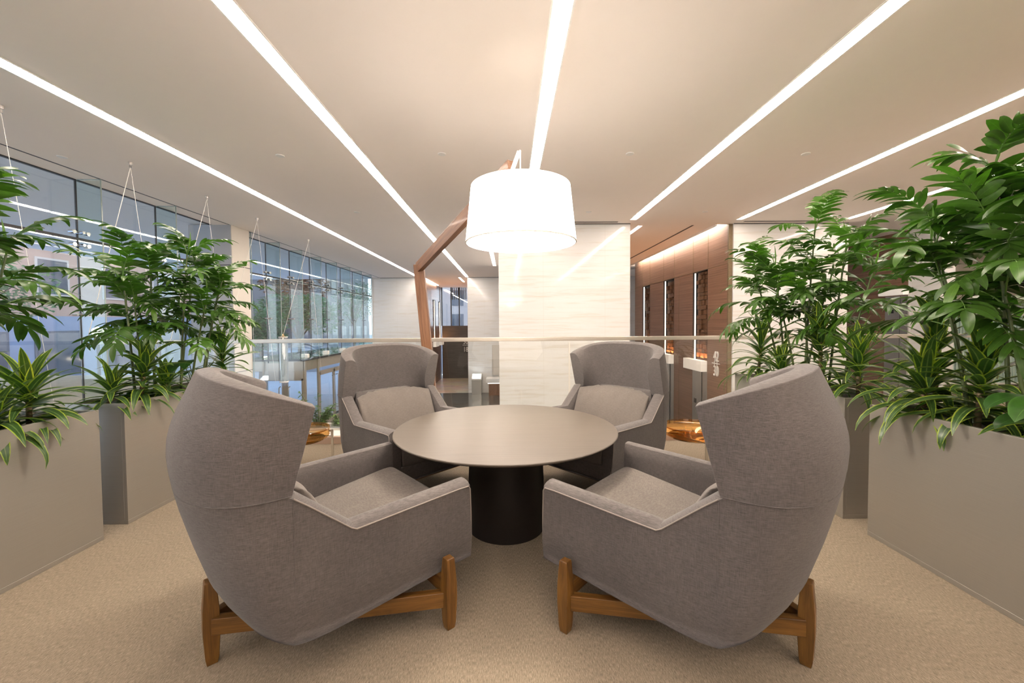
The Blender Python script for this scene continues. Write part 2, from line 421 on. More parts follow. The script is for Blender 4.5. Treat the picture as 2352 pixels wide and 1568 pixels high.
# soffit strip between shadow gap and glass
cb.box(-5.50, -5.165, -3.2, 16.3, ZC, ZC + TH)
struct(cb.build('ceiling', 'ceiling_paint'))
struct(box('ceiling_slab', 'dark_frame', -5.6, 13.6, -3.3, 22.2, ZC + .30, ZC + .4))
for i, (x, y0, y1, w) in enumerate(SLOTS):
    t = thing('strip_light', 'long recessed strip light in the ceiling, ' + w, 'ceiling light', (x, 0, ZC), 0, 'strip lights in the ceiling')
    MB().box(-SW, SW, y0, y1, .055, .075).build('housing', 'white_metal', t)
    MB().box(-.025, .025, y0 + .03, y1 - .12, -.010, .050).build('diffuser', 'strip_light', t)
    f = MB()
    for s in (-1, 1): f.box(min(s * (SW - .004), s * (SW + .010)), max(s * (SW - .004), s * (SW + .010)), y0, y1, -.004, .055)
    f.build('trim', 'white_metal', t)
for (x, y0, y1, w) in ((-.42, 7.75, 13.0, 'short recessed strip light above the passage left of the white pillar'), (2.57, 7.8, 8.5, 'very short recessed light right of the white pillar'),
                       (-1.96, 16.4, 18.1, 'recessed strip light inside the far lift hall')):
    t = thing('strip_light', w, 'ceiling light', (x, 0, ZC)); wd = .045 if x < 0 else .038
    MB().box(-wd, wd, y0, y1, .055, .075).build('housing', 'white_metal', t)
    MB().box(-.028, .028, y0 + .02, y1 - .03, .02, .05).build('diffuser', 'strip_light', t)

# walls
struct(box('wall_far', 'marble', -5.5, -3.45, 16.25, 16.45, ZL, ZC))
struct(box('wall_far_centre', 'marble', -1.63, 8.2, 16.25, 16.45, ZL, ZC))
struct(box('wall_back', 'white_paint', -5.7, 13.6, -3.35, -3.2, ZL, ZC + .4))
struct(box('wall_right', 'white_paint', 13.5, 13.65, -3.3, 16.5, ZL, ZC + .4))
p = semp('wall_pillar_white'); box('pillar_core', 'marble', -.17, 2.32, 7.6, 13.0, ZL, ZC, p)
box('pillar_mid_trim', 'kerb_white', 1.145, 1.175, 7.585, 7.6, -.8, 1.1, p)
p = semp('wall_pillar_right'); box('pillar_front', 'marble', 4.30, 6.5, 7.63, 7.695, ZL, ZC, p); box('pillar_core', 'marble', 4.37, 6.5, 7.70, 13.3, ZL, ZC, p)
# air slots in the ceiling above the pillars
sl = MB(); sl.box(1.2, 2.05, 7.44, 7.458, ZC - .003, ZC + .02); sl.box(1.2, 2.05, 7.478, 7.496, ZC - .003, ZC + .02)
struct(sl.build('trim_2', 'dark_frame'))
sl = MB(); sl.box(4.4, 6.1, 7.44, 7.458, ZC - .003, ZC + .02); sl.box(4.4, 6.1, 7.478, 7.496, ZC - .003, ZC + .02)
struct(sl.build('trim_3', 'dark_frame'))
struct(MB().box(3.56, 3.60, 7.75, 13.0, ZC - .003, ZC + .02).build('trim_4', 'dark_frame'))
struct(box('trim_5', 'dark_frame', -5.165, -5.13, -3.2, 16.25, ZC + .002, ZC + .08))
struct(box('trim_6', 'dark_frame', -5.13, -3.45, 16.235, 16.25, ZC - .012, ZC))
struct(box('trim_7', 'dark_frame', -1.63, -.17, 16.235, 16.25, ZC - .012, ZC))
struct(MB().box(-.17, 2.32, 7.585, 7.6, ZC - .010, ZC).box(4.30, 6.5, 7.615, 7.63, ZC - .010, ZC).build('trim_8', 'dark_frame'))

# right lift hall: timber wall x = 4.24 with three niches
NI = [(8.48, 9.16, 'nearest'), (10.2, 10.9, 'middle'), (11.94, 12.6, 'farthest')]
w = MB(); yy = 7.70
for (a, b, _) in NI:
    w.box(4.24, 4.30, yy + .004, a, ZL, ZC + .10); w.box(4.24, 4.30, a, b, 2.59, ZC + .10); yy = b
    w.box(4.24, 4.30, a, b, .40, .42)
w.box(4.24, 4.30, yy, 13.35, ZL, ZC + .10)
struct(w.build('wall_hall_right', 'hall_wood'))
j = MB(); j.box(4.236, 4.241, 7.70, 13.35, 2.588, 2.596)
for y in (8.48, 9.16, 10.2, 10.9, 11.94, 12.6): j.box(4.236, 4.241, y - .004, y + .004, 2.59, ZC)
j.box(4.236, 4.241, 9.9, 9.906, ZL, 2.59); j.box(4.225, 4.30, 7.66, 7.70, ZL, ZC)
struct(j.build('trim_9', 'brown_stem'))
cv = semp('trim_10'); box('cove_lip', 'white_paint', 3.985, 4.02, 7.7, 13.35, ZC - .03, ZC + .16, cv); box('cove_top', 'white_paint', 3.99, 4.30, 7.7, 13.35, ZC + .16, ZC + .18, cv)
t = thing('cove_light', 'hidden linear light washing down the dark timber lift wall', 'ceiling light', (4.12, 0, ZC + .10))
MB().box(-.03, .03, 7.9, 12.9, .03, .05).build('diffuser', 'cove_lamp', t)
def niche(a, b, which, X=4.24, sgn=1, far=False):
    L = 'dark wood block panel in a lit wall niche, %s in the %s lift hall' % (which, 'left' if far else 'right')
    t = thing('wood_block_panel', L, 'wall panel', (X, (a + b) / 2, 0), 0, 'wood block panels'); h = (b - a) / 2
    f = MB(); s = sgn
    def bx(m, x0, x1, *r): m.box(min(s * x0, s * x1), max(s * x0, s * x1), *r)
    bx(f, .10, .12, -h, h, .42, 2.59); bx(f, 0, .10, -h, -h + .012, .42, 2.59); bx(f, 0, .10, h - .012, h, .42, 2.59); bx(f, 0, .10, -h, h, 2.575, 2.59)
    f.build('recess', 'dark_frame', t)
    e = MB(); bx(e, .03, .06, h - .022, h - .013, .44, 2.57); e.build('edge_light', 'niche_light', t)
    bl = MB(); r = random.Random(int(a * 100)); z = .46
    n = 5; wy = (2 * h - .12) / n
    while z < 2.5:
        hh = r.choice((.075, .095, .115))
        for i in range(n):
            d = r.uniform(.015, .06); y = -h + .04 + i * wy
            bx(bl, .10 - d, .10, y + .003, y + wy - .003, z + .003 + r.uniform(0, .01), min(z + hh - .003, 2.56))
        z += hh
    bl.build('blocks', 'block_wood', t)
    g = thing('ledge_light', 'white lamp ledge under the %s wood block niche of the %s lift hall' % (which, 'left' if far else 'right'), 'wall light', (X, (a + b) / 2, .42), 0, 'white ledge lights')
    q = MB(); bx(q, -.14, .0, -h, h + .18, 0 - .02, .215); q.build('body', 'ledge_white', g, bevel=.008)
    q = MB(); bx(q, .01, .03, -h + .05, h - .05, .02, .05); q.build('lamp', 'niche_light', g)
    al = bpy.data.lights.new('glow', 'AREA'); al.shape = 'RECTANGLE'; al.size = .04; al.size_y = 2 * h - .1; al.energy = 3.0 if not far else 3.0; al.color = (1, .42, .14)
    ao = bpy.data.objects.new('glow', al); COL.objects.link(ao); ao.parent = g; ao.location = (s * .015, 0, .235); ao.rotation_euler = (pi, s * -.35, 0)
for a, b, wch in NI: niche(a, b, wch)
for i, (a, b, wch) in enumerate(NI):
    d = semp('door_%d' % (i + 1), (4.24, (a + b) / 2, 0)); h = (b - a) / 2
    MB().box(.0, .06, -h, h, ZL, .40).build('door_panel', 'steel', d)
    MB().box(-.012, .0, -h + .22, -h + .23, ZL, .40).build('door_gap', 'dark_frame', d)
    MB().box(-.012, .0, h - .20, h - .10, -.36, -.26).build('call_button', 'black_plastic', d)

def text(s, size, loc, rot, mat, name, parent, sx_=1, ext=.012):
    c = bpy.data.curves.new(name, 'FONT'); c.body = s; c.size = size; c.extrude = ext; c.align_x = 'CENTER'; c.align_y = 'BOTTOM_BASELINE'
    c.resolution_u = 6; c.materials.append(MATS[mat]); c.offset = -.001
    tmp = bpy.data.objects.new(name, c); COL.objects.link(tmp); bpy.context.view_layer.update()
    me = bpy.data.meshes.new_from_object(tmp.evaluated_get(bpy.context.evaluated_depsgraph_get())); bpy.data.objects.remove(tmp); me.name = name
    for v_ in me.vertices: v_.co.x *= sx_
    if not me.materials: me.materials.append(MATS[mat])
    o = bpy.data.objects.new(name, me); COL.objects.link(o); o.location = loc; o.rotation_euler = rot; o.parent = parent; return o
t = thing('floor_number_sign', 'raised pale metal floor numbers 42 over 30 on the timber lift wall', 'sign', (4.225, 8.09, 0))
rr = (radians(90), 0, radians(-90))
text('42', .30, (0, 0, .66), rr, 'white_metal', 'upper_number', t, .66)
text('30', .30, (0, 0, .365), rr, 'white_metal', 'lower_number', t, .66)
MB().box(-.012, .0, -.15, .15, .612, .628).box(-.012, 0, -.055, -.045, .57, .67).box(-.012, 0, .045, .055, .57, .67).build('divider', 'white_metal', t)
t = thing('floor_number_sign', 'raised pale floor numbers 30 over 18 on the dark wall of the far lift hall', 'sign', (-2.19, 20.68, 0))
rr = (radians(90), 0, 0)
text('30', .36, (0, 0, .42), rr, 'white_metal', 'upper_number', t, .72)
text('18', .36, (0, 0, .02), rr, 'white_metal', 'lower_number', t, .72)
MB().box(-.16, .16, -.012, 0, .35, .37).build('divider', 'white_metal', t)

# far left lift hall
w = MB(); yy = 16.25; NL = [(16.7, 17.35, 'nearest'), (18.45, 19.12, 'middle'), (19.97, 20.62, 'farthest')]
for (a, b, _) in NL:
    w.box(-3.5, -3.45, yy, a, ZL, ZC + .1); w.box(-3.5, -3.45, a, b, 2.59, ZC + .1); w.box(-3.5, -3.45, a, b, ZL, .42); yy = b
w.box(-3.5, -3.45, yy, 20.9, ZL, ZC + .1)
struct(w.build('wall_hall_left', 'hall_wood'))
for a, b, wch in NL: niche(a, b, wch, -3.45, -1, True)
struct(box('wall_hall_end', 'dark_stone', -3.4, -1.6, 20.7, 20.9, ZL, 1.36))
struct(box('wall_hall_left_side', 'marble', -1.63, -1.5, 16.45, 20.9, ZL, ZC))
wn_ = semp('window_20')
MB().box(-3.4, -1.63, 20.74, 20.75, 1.36, ZC).build('pane', 'glass', wn_)
f = MB()
for x in (-3.4, -2.92, -2.5): f.box(x - .025, x + .025, 20.68, 20.8, 1.36, ZC)
f.build('frame', 'dark_frame', wn_)
f = MB(); x = -2.9
while x < -1.66: f.box(x, x + .05, 20.9, 20.92, 2.72, ZC); x += .1
f.build('louvre', 'dark_frame', wn_)
t = thing('light_slot', 'bright wash light above the timber wall of the far left lift hall', 'ceiling light', (-3.35, 0, ZC))
MB().box(-.06, .0, 16.5, 19.5, -.012, 0).build('diffuser', 'hall_light', t)

# kiosk, reception
t = thing('information_kiosk', 'grey pedestal kiosk with a lit white screen against the far marble wall', 'kiosk', (-1.27, 16.0, ZL))
MB().box(-.19, .19, -.15, .15, 0, .58).build('pedestal', 'steel', t, bevel=.005)
MB().loft([[(-.2, -.17, .58), (.2, -.17, .58), (.2, .17, .58), (-.2, .17, .58)], [(-.2, -.17, .63), (.2, -.17, .63), (.2, .17, .80), (-.2, .17, .80)]]).build('head', 'white_metal', t, bevel=.005)
MB().loft([[(-.16, -.15, .642), (.16, -.15, .642), (.16, .12, .782), (-.16, .12, .782)], [(-.16, -.152, .648), (.16, -.152, .648), (.16, .118, .788), (-.16, .118, .788)]]).build('screen', 'screen', t)
t = thing('reception_desk', 'white reception desk with a red brown timber front beside the far marble wall', 'desk', (-.35, 15.9, ZL))
MB().box(-.53, .9, -.35, .3, .50, .66).build('counter', 'white_paint', t, bevel=.01)
MB().box(-.42, .9, -.30, .25, .0, .46).build('front_panel', 'hall_wood', t)
MB().box(-.46, .85, -.28, .25, .46, .5).build('lit_gap', 'ledge_glow', t)
t = thing('wall_mirror', 'tall beige mirror panel above the reception counter', 'mirror', (-.35, 16.2, 0))
MB().box(-.29, .4, -.03, .04, -.62, .60).build('panel', 'pillar_paint', t); MB().box(-.305, -.29, -.04, .04, -.62, .60).build('frame', 'steel', t)

# ------------------------------------------------------------------ glass wall on the left
GX = -5.47
ys = [-3.2, -2.2, -1.2, -.1, .9, 1.9, 2.95, 4.04, 5.19, 6.34, 7.49, 8.15, 9.17, 10.15, 11.17, 12.19, 13.21, 14.23, 15.25, 16.23]
for i in range(len(ys) - 1):
    a, b = ys[i], ys[i + 1]
    if i == 10: continue
    wd = semp('window_%d' % (i + 1), (GX, a, 0)); d = b - a
    zb = .60 if a > 9 else ZL
    MB().box(-.006, .006, .012, d - .012, zb, 2.565).build('pane', 'glass', wd)
    MB().box(-.006, .006, .012, d - .012, 2.60, ZC).build('upper_pane', 'glass', wd)
    MB().box(-.009, .009, -.008, .008, zb, ZC).build('vertical_joint', 'dark_frame', wd)
    MB().box(-.012, .012, 0, d, 2.566, 2.598).build('transom', 'dark_frame', wd)
    MB().box(-.02, .02, 0, d, ZC - .012, ZC + .002).build('head_trim', 'dark_frame', wd)
    if i > 5:
        MB().box(.02, .32, -.006, .006, zb, ZC).build('fin', 'fin_glass', wd)
        fe = MB(); fe.box(.318, .326, -.007, .007, zb, ZC); fe.box(.02, .32, -.007, .007, ZC - .008, ZC); fe.build('fin_edge', 'glass_edge', wd)
        for z, big in ((2.66, 1), (2.50, 1), (1.62, 0)):
            sp = MB()
            for s in (-1, 1):
                sp.tube([(.03, 0, z), (.035, s * .085, z)], .012, 8)
                sp.tube([(.0, s * .085, z), (.06, s * .085, z)], .026 if big else .014, 10)
            sp.tube([(.0, 0, z), (.09, 0, z)], .02, 8)
            sp.build('spider_fitting', 'chrome', wd, True)
box_end = struct(box('trim_11', 'steel', GX - .02, GX + .03, 16.215, 16.25, .55, ZC))
gs = semp('window_21'); 
p = semp('wall_pillar_left'); box('pillar_side', 'pillar_paint', -5.9, -5.12, 7.545, 8.06, ZL, ZC, p)
box('pillar_shaded_face', 'pillar_shaded', -5.9, -5.125, 7.53, 7.55, ZL, ZC, p)  # thin sheet painting the shaded near face of the beige pillar
j = MB(); j.box(-5.9, -5.115, 7.526, 8.062, 2.585, 2.597); j.box(-5.9, -5.115, 7.526, 8.062, .58, .588); j.build('pillar_joint', 'dark_frame', p)
bpy.data.objects.remove(gs)

# entrance vestibule under the glass wall
v = thing('entrance_vestibule', 'glass and steel entrance box with double doors below the glass wall', 'entrance', (0, 0, 0))
x0, x1, y0, y1, zt = -6.9, -5.19, 10.21, 15.9, .57
MB().box(x0, x1, y0, y1, zt - .02, zt + .02).build('roof', 'fin_glass', v)
MB().box(x0, x1 - .02, y0 + .02, y1, zt - .28, zt - .03).build('roof_soffit', 'rail_metal', v)
e = MB(); e.box(x0, x1 + .01, y0 - .01, y0 + .02, zt - .025, zt + .025); e.box(x1 - .02, x1 + .01, y0, y1, zt - .025, zt + .025); e.build('roof_edge', 'dark_frame', v)
for (xa, xb) in ((-6.9, -6.22), (-6.17, -5.70), (-5.65, -5.22)): MB().box(xa, xb, y0 - .004, y0 + .004, ZL, .30).build('front_pane', 'rail_glass', v)
for yb in (y0 + .02, 10.95, 12.9, 14.8):
    MB().box(x1 - .035, x1 + .015, yb, yb + .06, ZL, zt - .03).build('post', 'rail_metal', v)
for xa in (-6.24, -5.70): MB().box(xa, xa + .05, y0 - .02, y0 + .03, ZL, zt - .03).build('post', 'rail_metal', v)
MB().box(x1 - .006, x1 + .002, 10.27, 10.95, ZL, zt - .03).build('side_pane', 'rail_glass', v)
def vdoor(ya, yb, hy):
    d = MB(); X = x1
    d.box(X - .03, X + .01, ya, ya + .05, ZL, .16); d.box(X - .03, X + .01, yb - .05, yb, ZL, .16); d.box(X - .03, X + .01, ya, yb, .08, .20); d.box(X - .03, X + .01, ya, yb, ZL, ZL + .12)
    o = d.build('door_frame', 'rail_metal', v)
    MB().box(X - .014, X - .006, ya + .05, yb - .05, ZL + .12, .08).build('door_pane', 'rail_glass', o)
    MB().tube([(X, hy, -.02), (X + .06, hy, .0), (X + .07, hy, -.1), (X + .07, hy, -.9), (X + .06, hy, -1.0), (X, hy, -.98)], .014, 8).build('door_handle', 'chrome', o, True)
vdoor(11.02, 11.94, 11.82); vdoor(11.95, 12.88, 12.07); vdoor(12.97, 13.85, 13.75); vdoor(13.86, 14.78, 13.97)
def fdoor(xa, xb, hx):
    d = MB(); Y = y0
    d.box(xa, xa + .04, Y - .015, Y + .025, ZL, .1); d.box(xb - .04, xb, Y - .015, Y + .025, ZL, .1); d.box(xa, xb, Y - .015, Y + .025, .05, .30)
    o = d.build('door_frame', 'rail_metal', v)
    MB().tube([(hx, Y, -.1), (hx, Y - .06, -.12), (hx, Y - .07, -.2), (hx, Y - .07, -.9), (hx, Y, -.95)], .013, 8).build('door_handle', 'chrome', o, True)
fdoor(-6.17, -5.72, -5.80); fdoor(-5.65, -5.22, -5.56)
for yv in (10.6, 11.8, 13.0, 14.2):
    q = MB(); q.box(x1 - .28, x1 - .10, yv, yv + .12, zt + .02, zt + .13); q.build('roof_clamp', 'kerb_white', v, bevel=.02)

# cables and pendants
def cableset(Y, x, lab, pend):
    t = thing('suspension_cable', 'pair of thin ceiling cables, ' + lab, 'cable', (x, Y, ZC), 0, 'ceiling cables')
    MB().lathe([(.0, -.035), (.02, -.03), (.022, 0), (.0, 0)], 16, cap=False).tube([(0, 0, -.03), (0, 0, -.06)], .012, 8).build('anchor', 'steel', t, True)
    MB().tube([(0, 0, -.05), (-.62, .03, -2.1)], .0035, 6).build('cable', 'cord', t)
    MB().tube([(0, 0, -.05), (.10, .25, -2.9)], .0018, 6).build('cable', 'cord', t)
    if pend:
        g = thing('glass_pendant', 'clear glass cylinder pendant, ' + pend, 'pendant', (x - .62, Y + .03, ZC - 2.1), 0, 'glass pendants')
        MB().tube([(0, 0, .04), (0, 0, -.16)], .02, 10).tube([(0, 0, -.0), (0, 0, -.04)], .045, 12).build('fitting', 'brass', g, True)
        MB().lathe([(.085, -.02), (.09, -.03), (.09, -1.02), (.082, -1.03), (.078, -1.02), (.078, -.03), (.085, -.02)], 24, cap=False).build('glass_tube', 'pendant_glass', g, True)
        MB().lathe([(0, -1.0), (.078, -1.0), (.078, -1.025), (0, -1.025)], 24, cap=False).build('glass_base', 'pendant_glass', g, True)
        MB().lathe([(.084, -1.0), (.092, -1.0), (.092, -1.03), (.084, -1.03), (.084, -1.0)], 24, cap=False).lathe([(.084, -.02), (.092, -.02), (.092, -.035), (.084, -.035), (.084, -.02)], 24, cap=False).build('glass_rim', 'kerb_white', g, True)
cableset(3.47, -4.25, 'at the left edge above the front left plants', None)
cableset(4.66, -4.28, 'above the palm in the second left planter', None)
cableset(5.87, -4.32, 'between the left palm and the left pillar', None)
cableset(7.06, -4.34, 'in front of the beige side of the pillar', None)
cableset(8.87, -4.35, 'over the entrance doors beyond the pillar', 'hanging in front of the entrance box')

# ------------------------------------------------------------------ balustrade
bz = thing('glass_balustrade', 'frameless glass balustrade with a flat metal handrail behind the armchairs', 'railing', (0, 5.25, .09))
edges = [-5.3, -3.2, -1.0, 1.22, 3.45, 5.7, 7.95, 10.2]
for a, b in zip(edges[:-1], edges[1:]): MB().box(a + .006, b - .006, -.006, .006, 0, 1.15).build('glass_panel', 'rail_glass', bz)
MB().box(-5.35, 10.2, -.025, .025, 1.145, 1.195).build('handrail', 'rail_metal', bz, bevel=.004)
MB().box(-5.3, 10.2, -.03, .03, -.01, .03).build('base_channel', 'steel', bz)

# ------------------------------------------------------------------ ceiling bits
for (x, y, w) in ((-4.87, 4.5, 'over the left planters near the glass wall'), (-2.49, 4.49, 'between the first two strip lights'), (-.71, 4.46, 'left of the wooden floor lamp'), (1.36, 4.47, 'right of the lamp shade'), (3.33, 4.49, 'between the two right strip lights'),
                 (-2.49, 6.73, 'farther back between the two left strips'), (1.37, 6.78, 'just in front of the white pillar'), (3.35, 6.81, 'near the right lift hall')):
    t = thing('sprinkler_cover', 'small round white sprinkler cover in the ceiling ' + w, 'sprinkler', (x, y, ZC), 0, 'sprinkler covers')
    MB().lathe([(0, -.008), (.042, -.008), (.045, -.002), (.045, 0), (0, 0)], 24, cap=False).build('cover', 'white_metal', t, True)
t = thing('dome_camera', 'small dark dome camera on a white ceiling plate above the right plants', 'security camera', (7.23, 6.9, ZC))
MB().lathe([(0, -.02), (.11, -.015), (.12, 0), (0, 0)], 28, cap=False).build('plate', 'white_metal', t, True)
MB().lathe([(0, -.085), (.03, -.08), (.055, -.055), (.06, -.02), (0, -.02)], 24, cap=False).build('dome', 'black_plastic', t, True)
t = thing('downlight', 'bright round recessed downlight beyond the right white pillar', 'ceiling light', (7.5, 8.55, ZC))
MB().lathe([(0, -.012), (.08, -.012), (.08, 0), (0, 0)], 24, cap=False).build('lens', 'hall_light', t, True)
MB().lathe([(.08, -.014), (.10, -.012), (.105, 0), (.08, 0)], 24, cap=False).build('ring', 'white_metal', t, True)
t = thing('smoke_detector', 'small white round smoke detector beside the bright downlight', 'detector', (7.6, 8.1, ZC))
MB().lathe([(0, -.045), (.04, -.04), (.06, -.02), (.065, 0), (0, 0)], 24, cap=False).build('body', 'white_metal', t, True)

# right side beyond the pillar
w = semp('wall_side_right')
box('timber_lining', 'hall_wood', 8.3, 8.4, 8.25, 13.3, ZL, ZC, w); box('stone_lining', 'marble', 8.3, 8.4, 7.7, 8.25, ZL, ZC, w)
box('stone_end', 'marble', 8.28, 8.55, 7.6, 7.7, ZL, ZC, w)
struct(box('wall_bulkhead', 'white_paint', 8.55, 13.5, 7.6, 9.4, 2.98, ZC))
struct(box('wall_right_far', 'pillar_paint', 8.4, 13.5, 9.4, 9.5, ZL, ZC))
d = semp('door_10', (8.3, 0, 0)); MB().box(-.03, 0, 8.22, 8.72, ZL, 1.98).build('door_panel', 'steel', d); MB().box(-.035, -.03, 8.38, 8.387, ZL, 1.98).build('door_gap', 'dark_frame', d); MB().box(-.04, -.03, 8.52, 8.58, 1.62, 1.70).build('door_sign', 'black_plastic', d)
t = thing('ledge_light', 'white box shaped lamp ledge above the grey lift door at the right', 'wall light', (8.3, 8.5, 2.0)); MB().box(-.12, 0, -.26, .30, 0, .15).build('body', 'ledge_white', t, bevel=.008)
t = thing('slatted_screen', 'pale green vertical slatted glass screen behind the right plants', 'screen', (10.6, 8.6, 0))
s = MB(); x = -2.0
while x < 2.6: s.box(x, x + .03, -.02, .02, .1, 1.55); x += .07
plain('screen_green', (.45, .62, .55), .3); s.build('slats', 'screen_green', t); MB().box(-2.0, 2.6, -.03, .03, 1.55, 1.6).box(-2, 2.6, -.03, .03, .06, .1).build('rail', 'white_metal', t)
struct(box('floor_right_bay', 'carpet', 8.4, 13.5, YE, 9.4, -.3, 0))

# ------------------------------------------------------------------ armchair
PB = [(.20, .02), (.22, -.01), (.27, -.085), (.36, -.150), (.44, -.19), (.60, -.238), (.75, -.275), (.86, -.296), (.95, -.303), (1.02, -.295), (1.10, -.268), (1.19, -.228), (1.28, -.19), (1.35, -.16)]
def xb(z):
    for (a, p), (b, q) in zip(PB[:-1], PB[1:]):
        if z <= b: return p + (q - p) * max(0, (z - a)) / (b - a)
    return PB[-1][1]
def wy(z):
    if z < .2: return .452
    if z < .45: return .452 + .038 * (1 - ((.45 - z) / .25) ** 2)
    return .49
NN = 2.6
def cpow(v): return math.copysign(abs(v) ** (2 / NN), v)
def back_pt(th, z, xj):
    return Vector((xj - (xj - xb(z)) * cpow(cos(th)), wy(z) * cpow(sin(th)), z))
def inward(th, z, xj):
    e = .03; a = back_pt(max(th - e, -pi / 2), z, xj); b = back_pt(min(th + e, pi / 2), z, xj)
    d = (b - a); n_ = Vector((d.y, -d.x, 0)); n_.normalize()
    if n_.dot(Vector((.1, 0, 0)) - Vector((back_pt(th, z, xj).x, back_pt(th, z, xj).y, 0))) < 0: n_ = -n_
    return n_
def xj_head(z): return .044 + (z - .815) * .277
def make_chair(label):
    t = thing('wing_armchair', label, 'armchair', (0, 0, 0), 0, 'four grey wing armchairs around the table')
    # --- lower shell: arms and back, one ring per station
    def column(outer, inner, crown):
        # outer bottom->top, crown, inner top->bottom
        return outer + crown + inner
    rings = []; NZ = 9
    def arm_top(x):
        if x >= .276: return .613 + (x - .276) / (.86 - .276) * .024
        return .613 + (.276 - x) / (.276 - .044) * .204
    def arm_bot(x):
        P_ = [(.06, .222), (.12, .208), (.20, .206), (.34, .214), (.55, .228), (.75, .245), (.90, .252)]
        for (a, p), (b, q) in zip(P_[:-1], P_[1:]):
            if x <= b: return p + (q - p) * max(0, x - a) / (b - a)
        return .252
    armx = [.868, .862, .80, .66, .50, .38, .30, .276, .25, .20, .16, .12, .09, .06]
    def arm_ring(x, sd):
        zb_, zt_ = arm_bot(x), arm_top(x); o = []
        for k in range(NZ):
            z = zb_ + (zt_ - zb_) * k / (NZ - 1); o.append(Vector((x + (.02 * (1 - k / (NZ - 1)) if x > .8 else 0), sd * wy(z), z)))
        th_ = .098; y = .49
        cr_ = [Vector((x, sd * (y - th_ * f), zt_ + .024 * sin(pi * (f * .8 + .05)) ** .8)) for f in (.12, .3, .5, .7, .88)]
        i_ = [Vector((x, sd * (y - th_), zt_ - .022)), Vector((x, sd * (y - th_ - .002), zt_ - .06)), Vector((x, sd * (y - th_), .40)), Vector((x, sd * (y - th_), max(zb_ + .02, .26)))]
        return o + cr_ + i_
    for x in armx: rings.append(arm_ring(x, -1))
    NT = 26
    for i in range(NT + 1):
        th = -pi / 2 + pi * i / NT; o = []
        if i == 0 or i == NT: th *= .985
        ztb = .8225
        for k in range(NZ):
            zb0 = .224 + .06 * max(0, cos(th)) ** .7; z = zb0 + (ztb - zb0) * (k / (NZ - 1)) ** 1.25; o.append(back_pt(th, z, .05))
        nrm = inward(th, .7, .05); T = .10
        top = o[-1]
        cr_ = [Vector((top.x, top.y, 0)) + nrm * T * f + Vector((0, 0, ztb)) for f in (.12, .3, .5, .7, .88)]
        i_ = []
        for z in (ztb, .70, .45, .30):
            b_ = back_pt(th, z, .05); p_ = Vector((b_.x, b_.y, z)) + nrm * (T if z > .4 else T + .02); i_.append(p_)
        rings.append(o + cr_ + i_)
    for x in reversed(armx): rings.append(arm_ring(x, 1))
    m_ = MB(); m_.loft(rings)
    # underside web between the mirrored halves
    kk = len(rings[0]); nR = len(rings)
    for i in range(nR // 2 - 1):
        a, b = i * kk, (i + 1) * kk; c, d = (nR - 1 - i) * kk, (nR - 2 - i) * kk
        m_.f.append((a, b, d, c))
    m_.build('body', 'linen', t, True, bevel=.005, seg=3, angle=42)
    # --- headrest band
    rings = []; NT = 30; NV = 9
    for i in range(NT + 1):
        th = -pi / 2 + pi * i / NT; c = cpow(max(cos(th), 0)); zt_ = 1.147 + .123 * c ** .9; z0 = .822
        o = []
        for k in range(NV):
            z = z0 + (zt_ - z0) * k / (NV - 1); o.append(back_pt(th, z, xj_head(z)))
        nrm = inward(th * .97, zt_, xj_head(zt_))
        T = .085; top = o[-1]
        cr_ = [top + nrm * T * f + Vector((0, 0, .008 * sin(pi * f) - .0 * f)) for f in (.25, .5, .75)]
        i_ = []
        for k in (9, 7.5, 6, 4, 2, 0, -.5):
            z = z0 + (zt_ - z0) * k / 9; zz = max(z, z0); b_ = back_pt(th, zz, xj_head(zz)); p_ = Vector((b_.x, b_.y, z - (.012 if k == 9 else 0)))
            i_.append(p_ + nrm * (T + .006 + .045 * sin(pi * min(1, max(0, (9 - k) / 11)))))
        rings.append(o + cr_ + i_)
    m_ = MB(); m_.loft(rings); m_.build('headrest', 'linen', t, True, bevel=.004, seg=3, angle=48)
    MB().tube([back_pt(-pi / 2 + a_ * pi / 60, .8225, .044) * 1.0015 for a_ in range(0, 17)], .0022, 5).build('back_seam', 'linen', t, True)
    MB().tube([back_pt(pi / 2 - a_ * pi / 60, .8225, .044) * 1.0015 for a_ in range(0, 17)], .0022, 5).build('back_seam', 'linen', t, True)
    # --- cushions
    def cushion(name, L, Wd, T, p, q, crown, fn, mat='linen_cushion', nu=30, nv=30, pleat=0):
        m_ = MB(); idx = {}
        for side in (1, -1):
            for i in range(nu + 1):
                for j in range(nv + 1):
                    u, v_ = -1 + 2 * i / nu, -1 + 2 * j / nv
                    uu, vv = sin(u * pi / 2), sin(v_ * pi / 2)
                    edge = i in (0, nu) or j in (0, nv)
                    h = T / 2 * max(0, (1 - abs(uu) ** p) * (1 - abs(vv) ** p)) ** q + crown * (1 - uu * uu) * (1 - vv * vv)
                    if pleat: h *= 1 + pleat * (.5 * sin(vv * 19 + 2 * sin(uu * 3)) + .5 * sin(vv * 31 + uu)) * max(0, uu) ** 1.5
                    if edge and side == -1: idx[(side, i, j)] = idx[(1, i, j)]; continue
                    idx[(side, i, j)] = m_.vert(fn(uu * L / 2, vv * Wd / 2, side * h))
        for side in (1, -1):
            for i in range(nu):
                for j in range(nv): m_.f.append(tuple(idx[(side, a, b)] for a, b in ((i, j), (i + 1, j), (i + 1, j + 1), (i, j + 1))))
        return m_.build(name, mat, t, True, angle=180)
    tl = radians(-9)
    cushion('seat_cushion', .80, .765, .20, 14, .22, .018, lambda x, y, z: (.475 + x * cos(tl) + z * sin(tl), y, .378 - x * sin(tl) + z * cos(tl)))
    bt = radians(23)
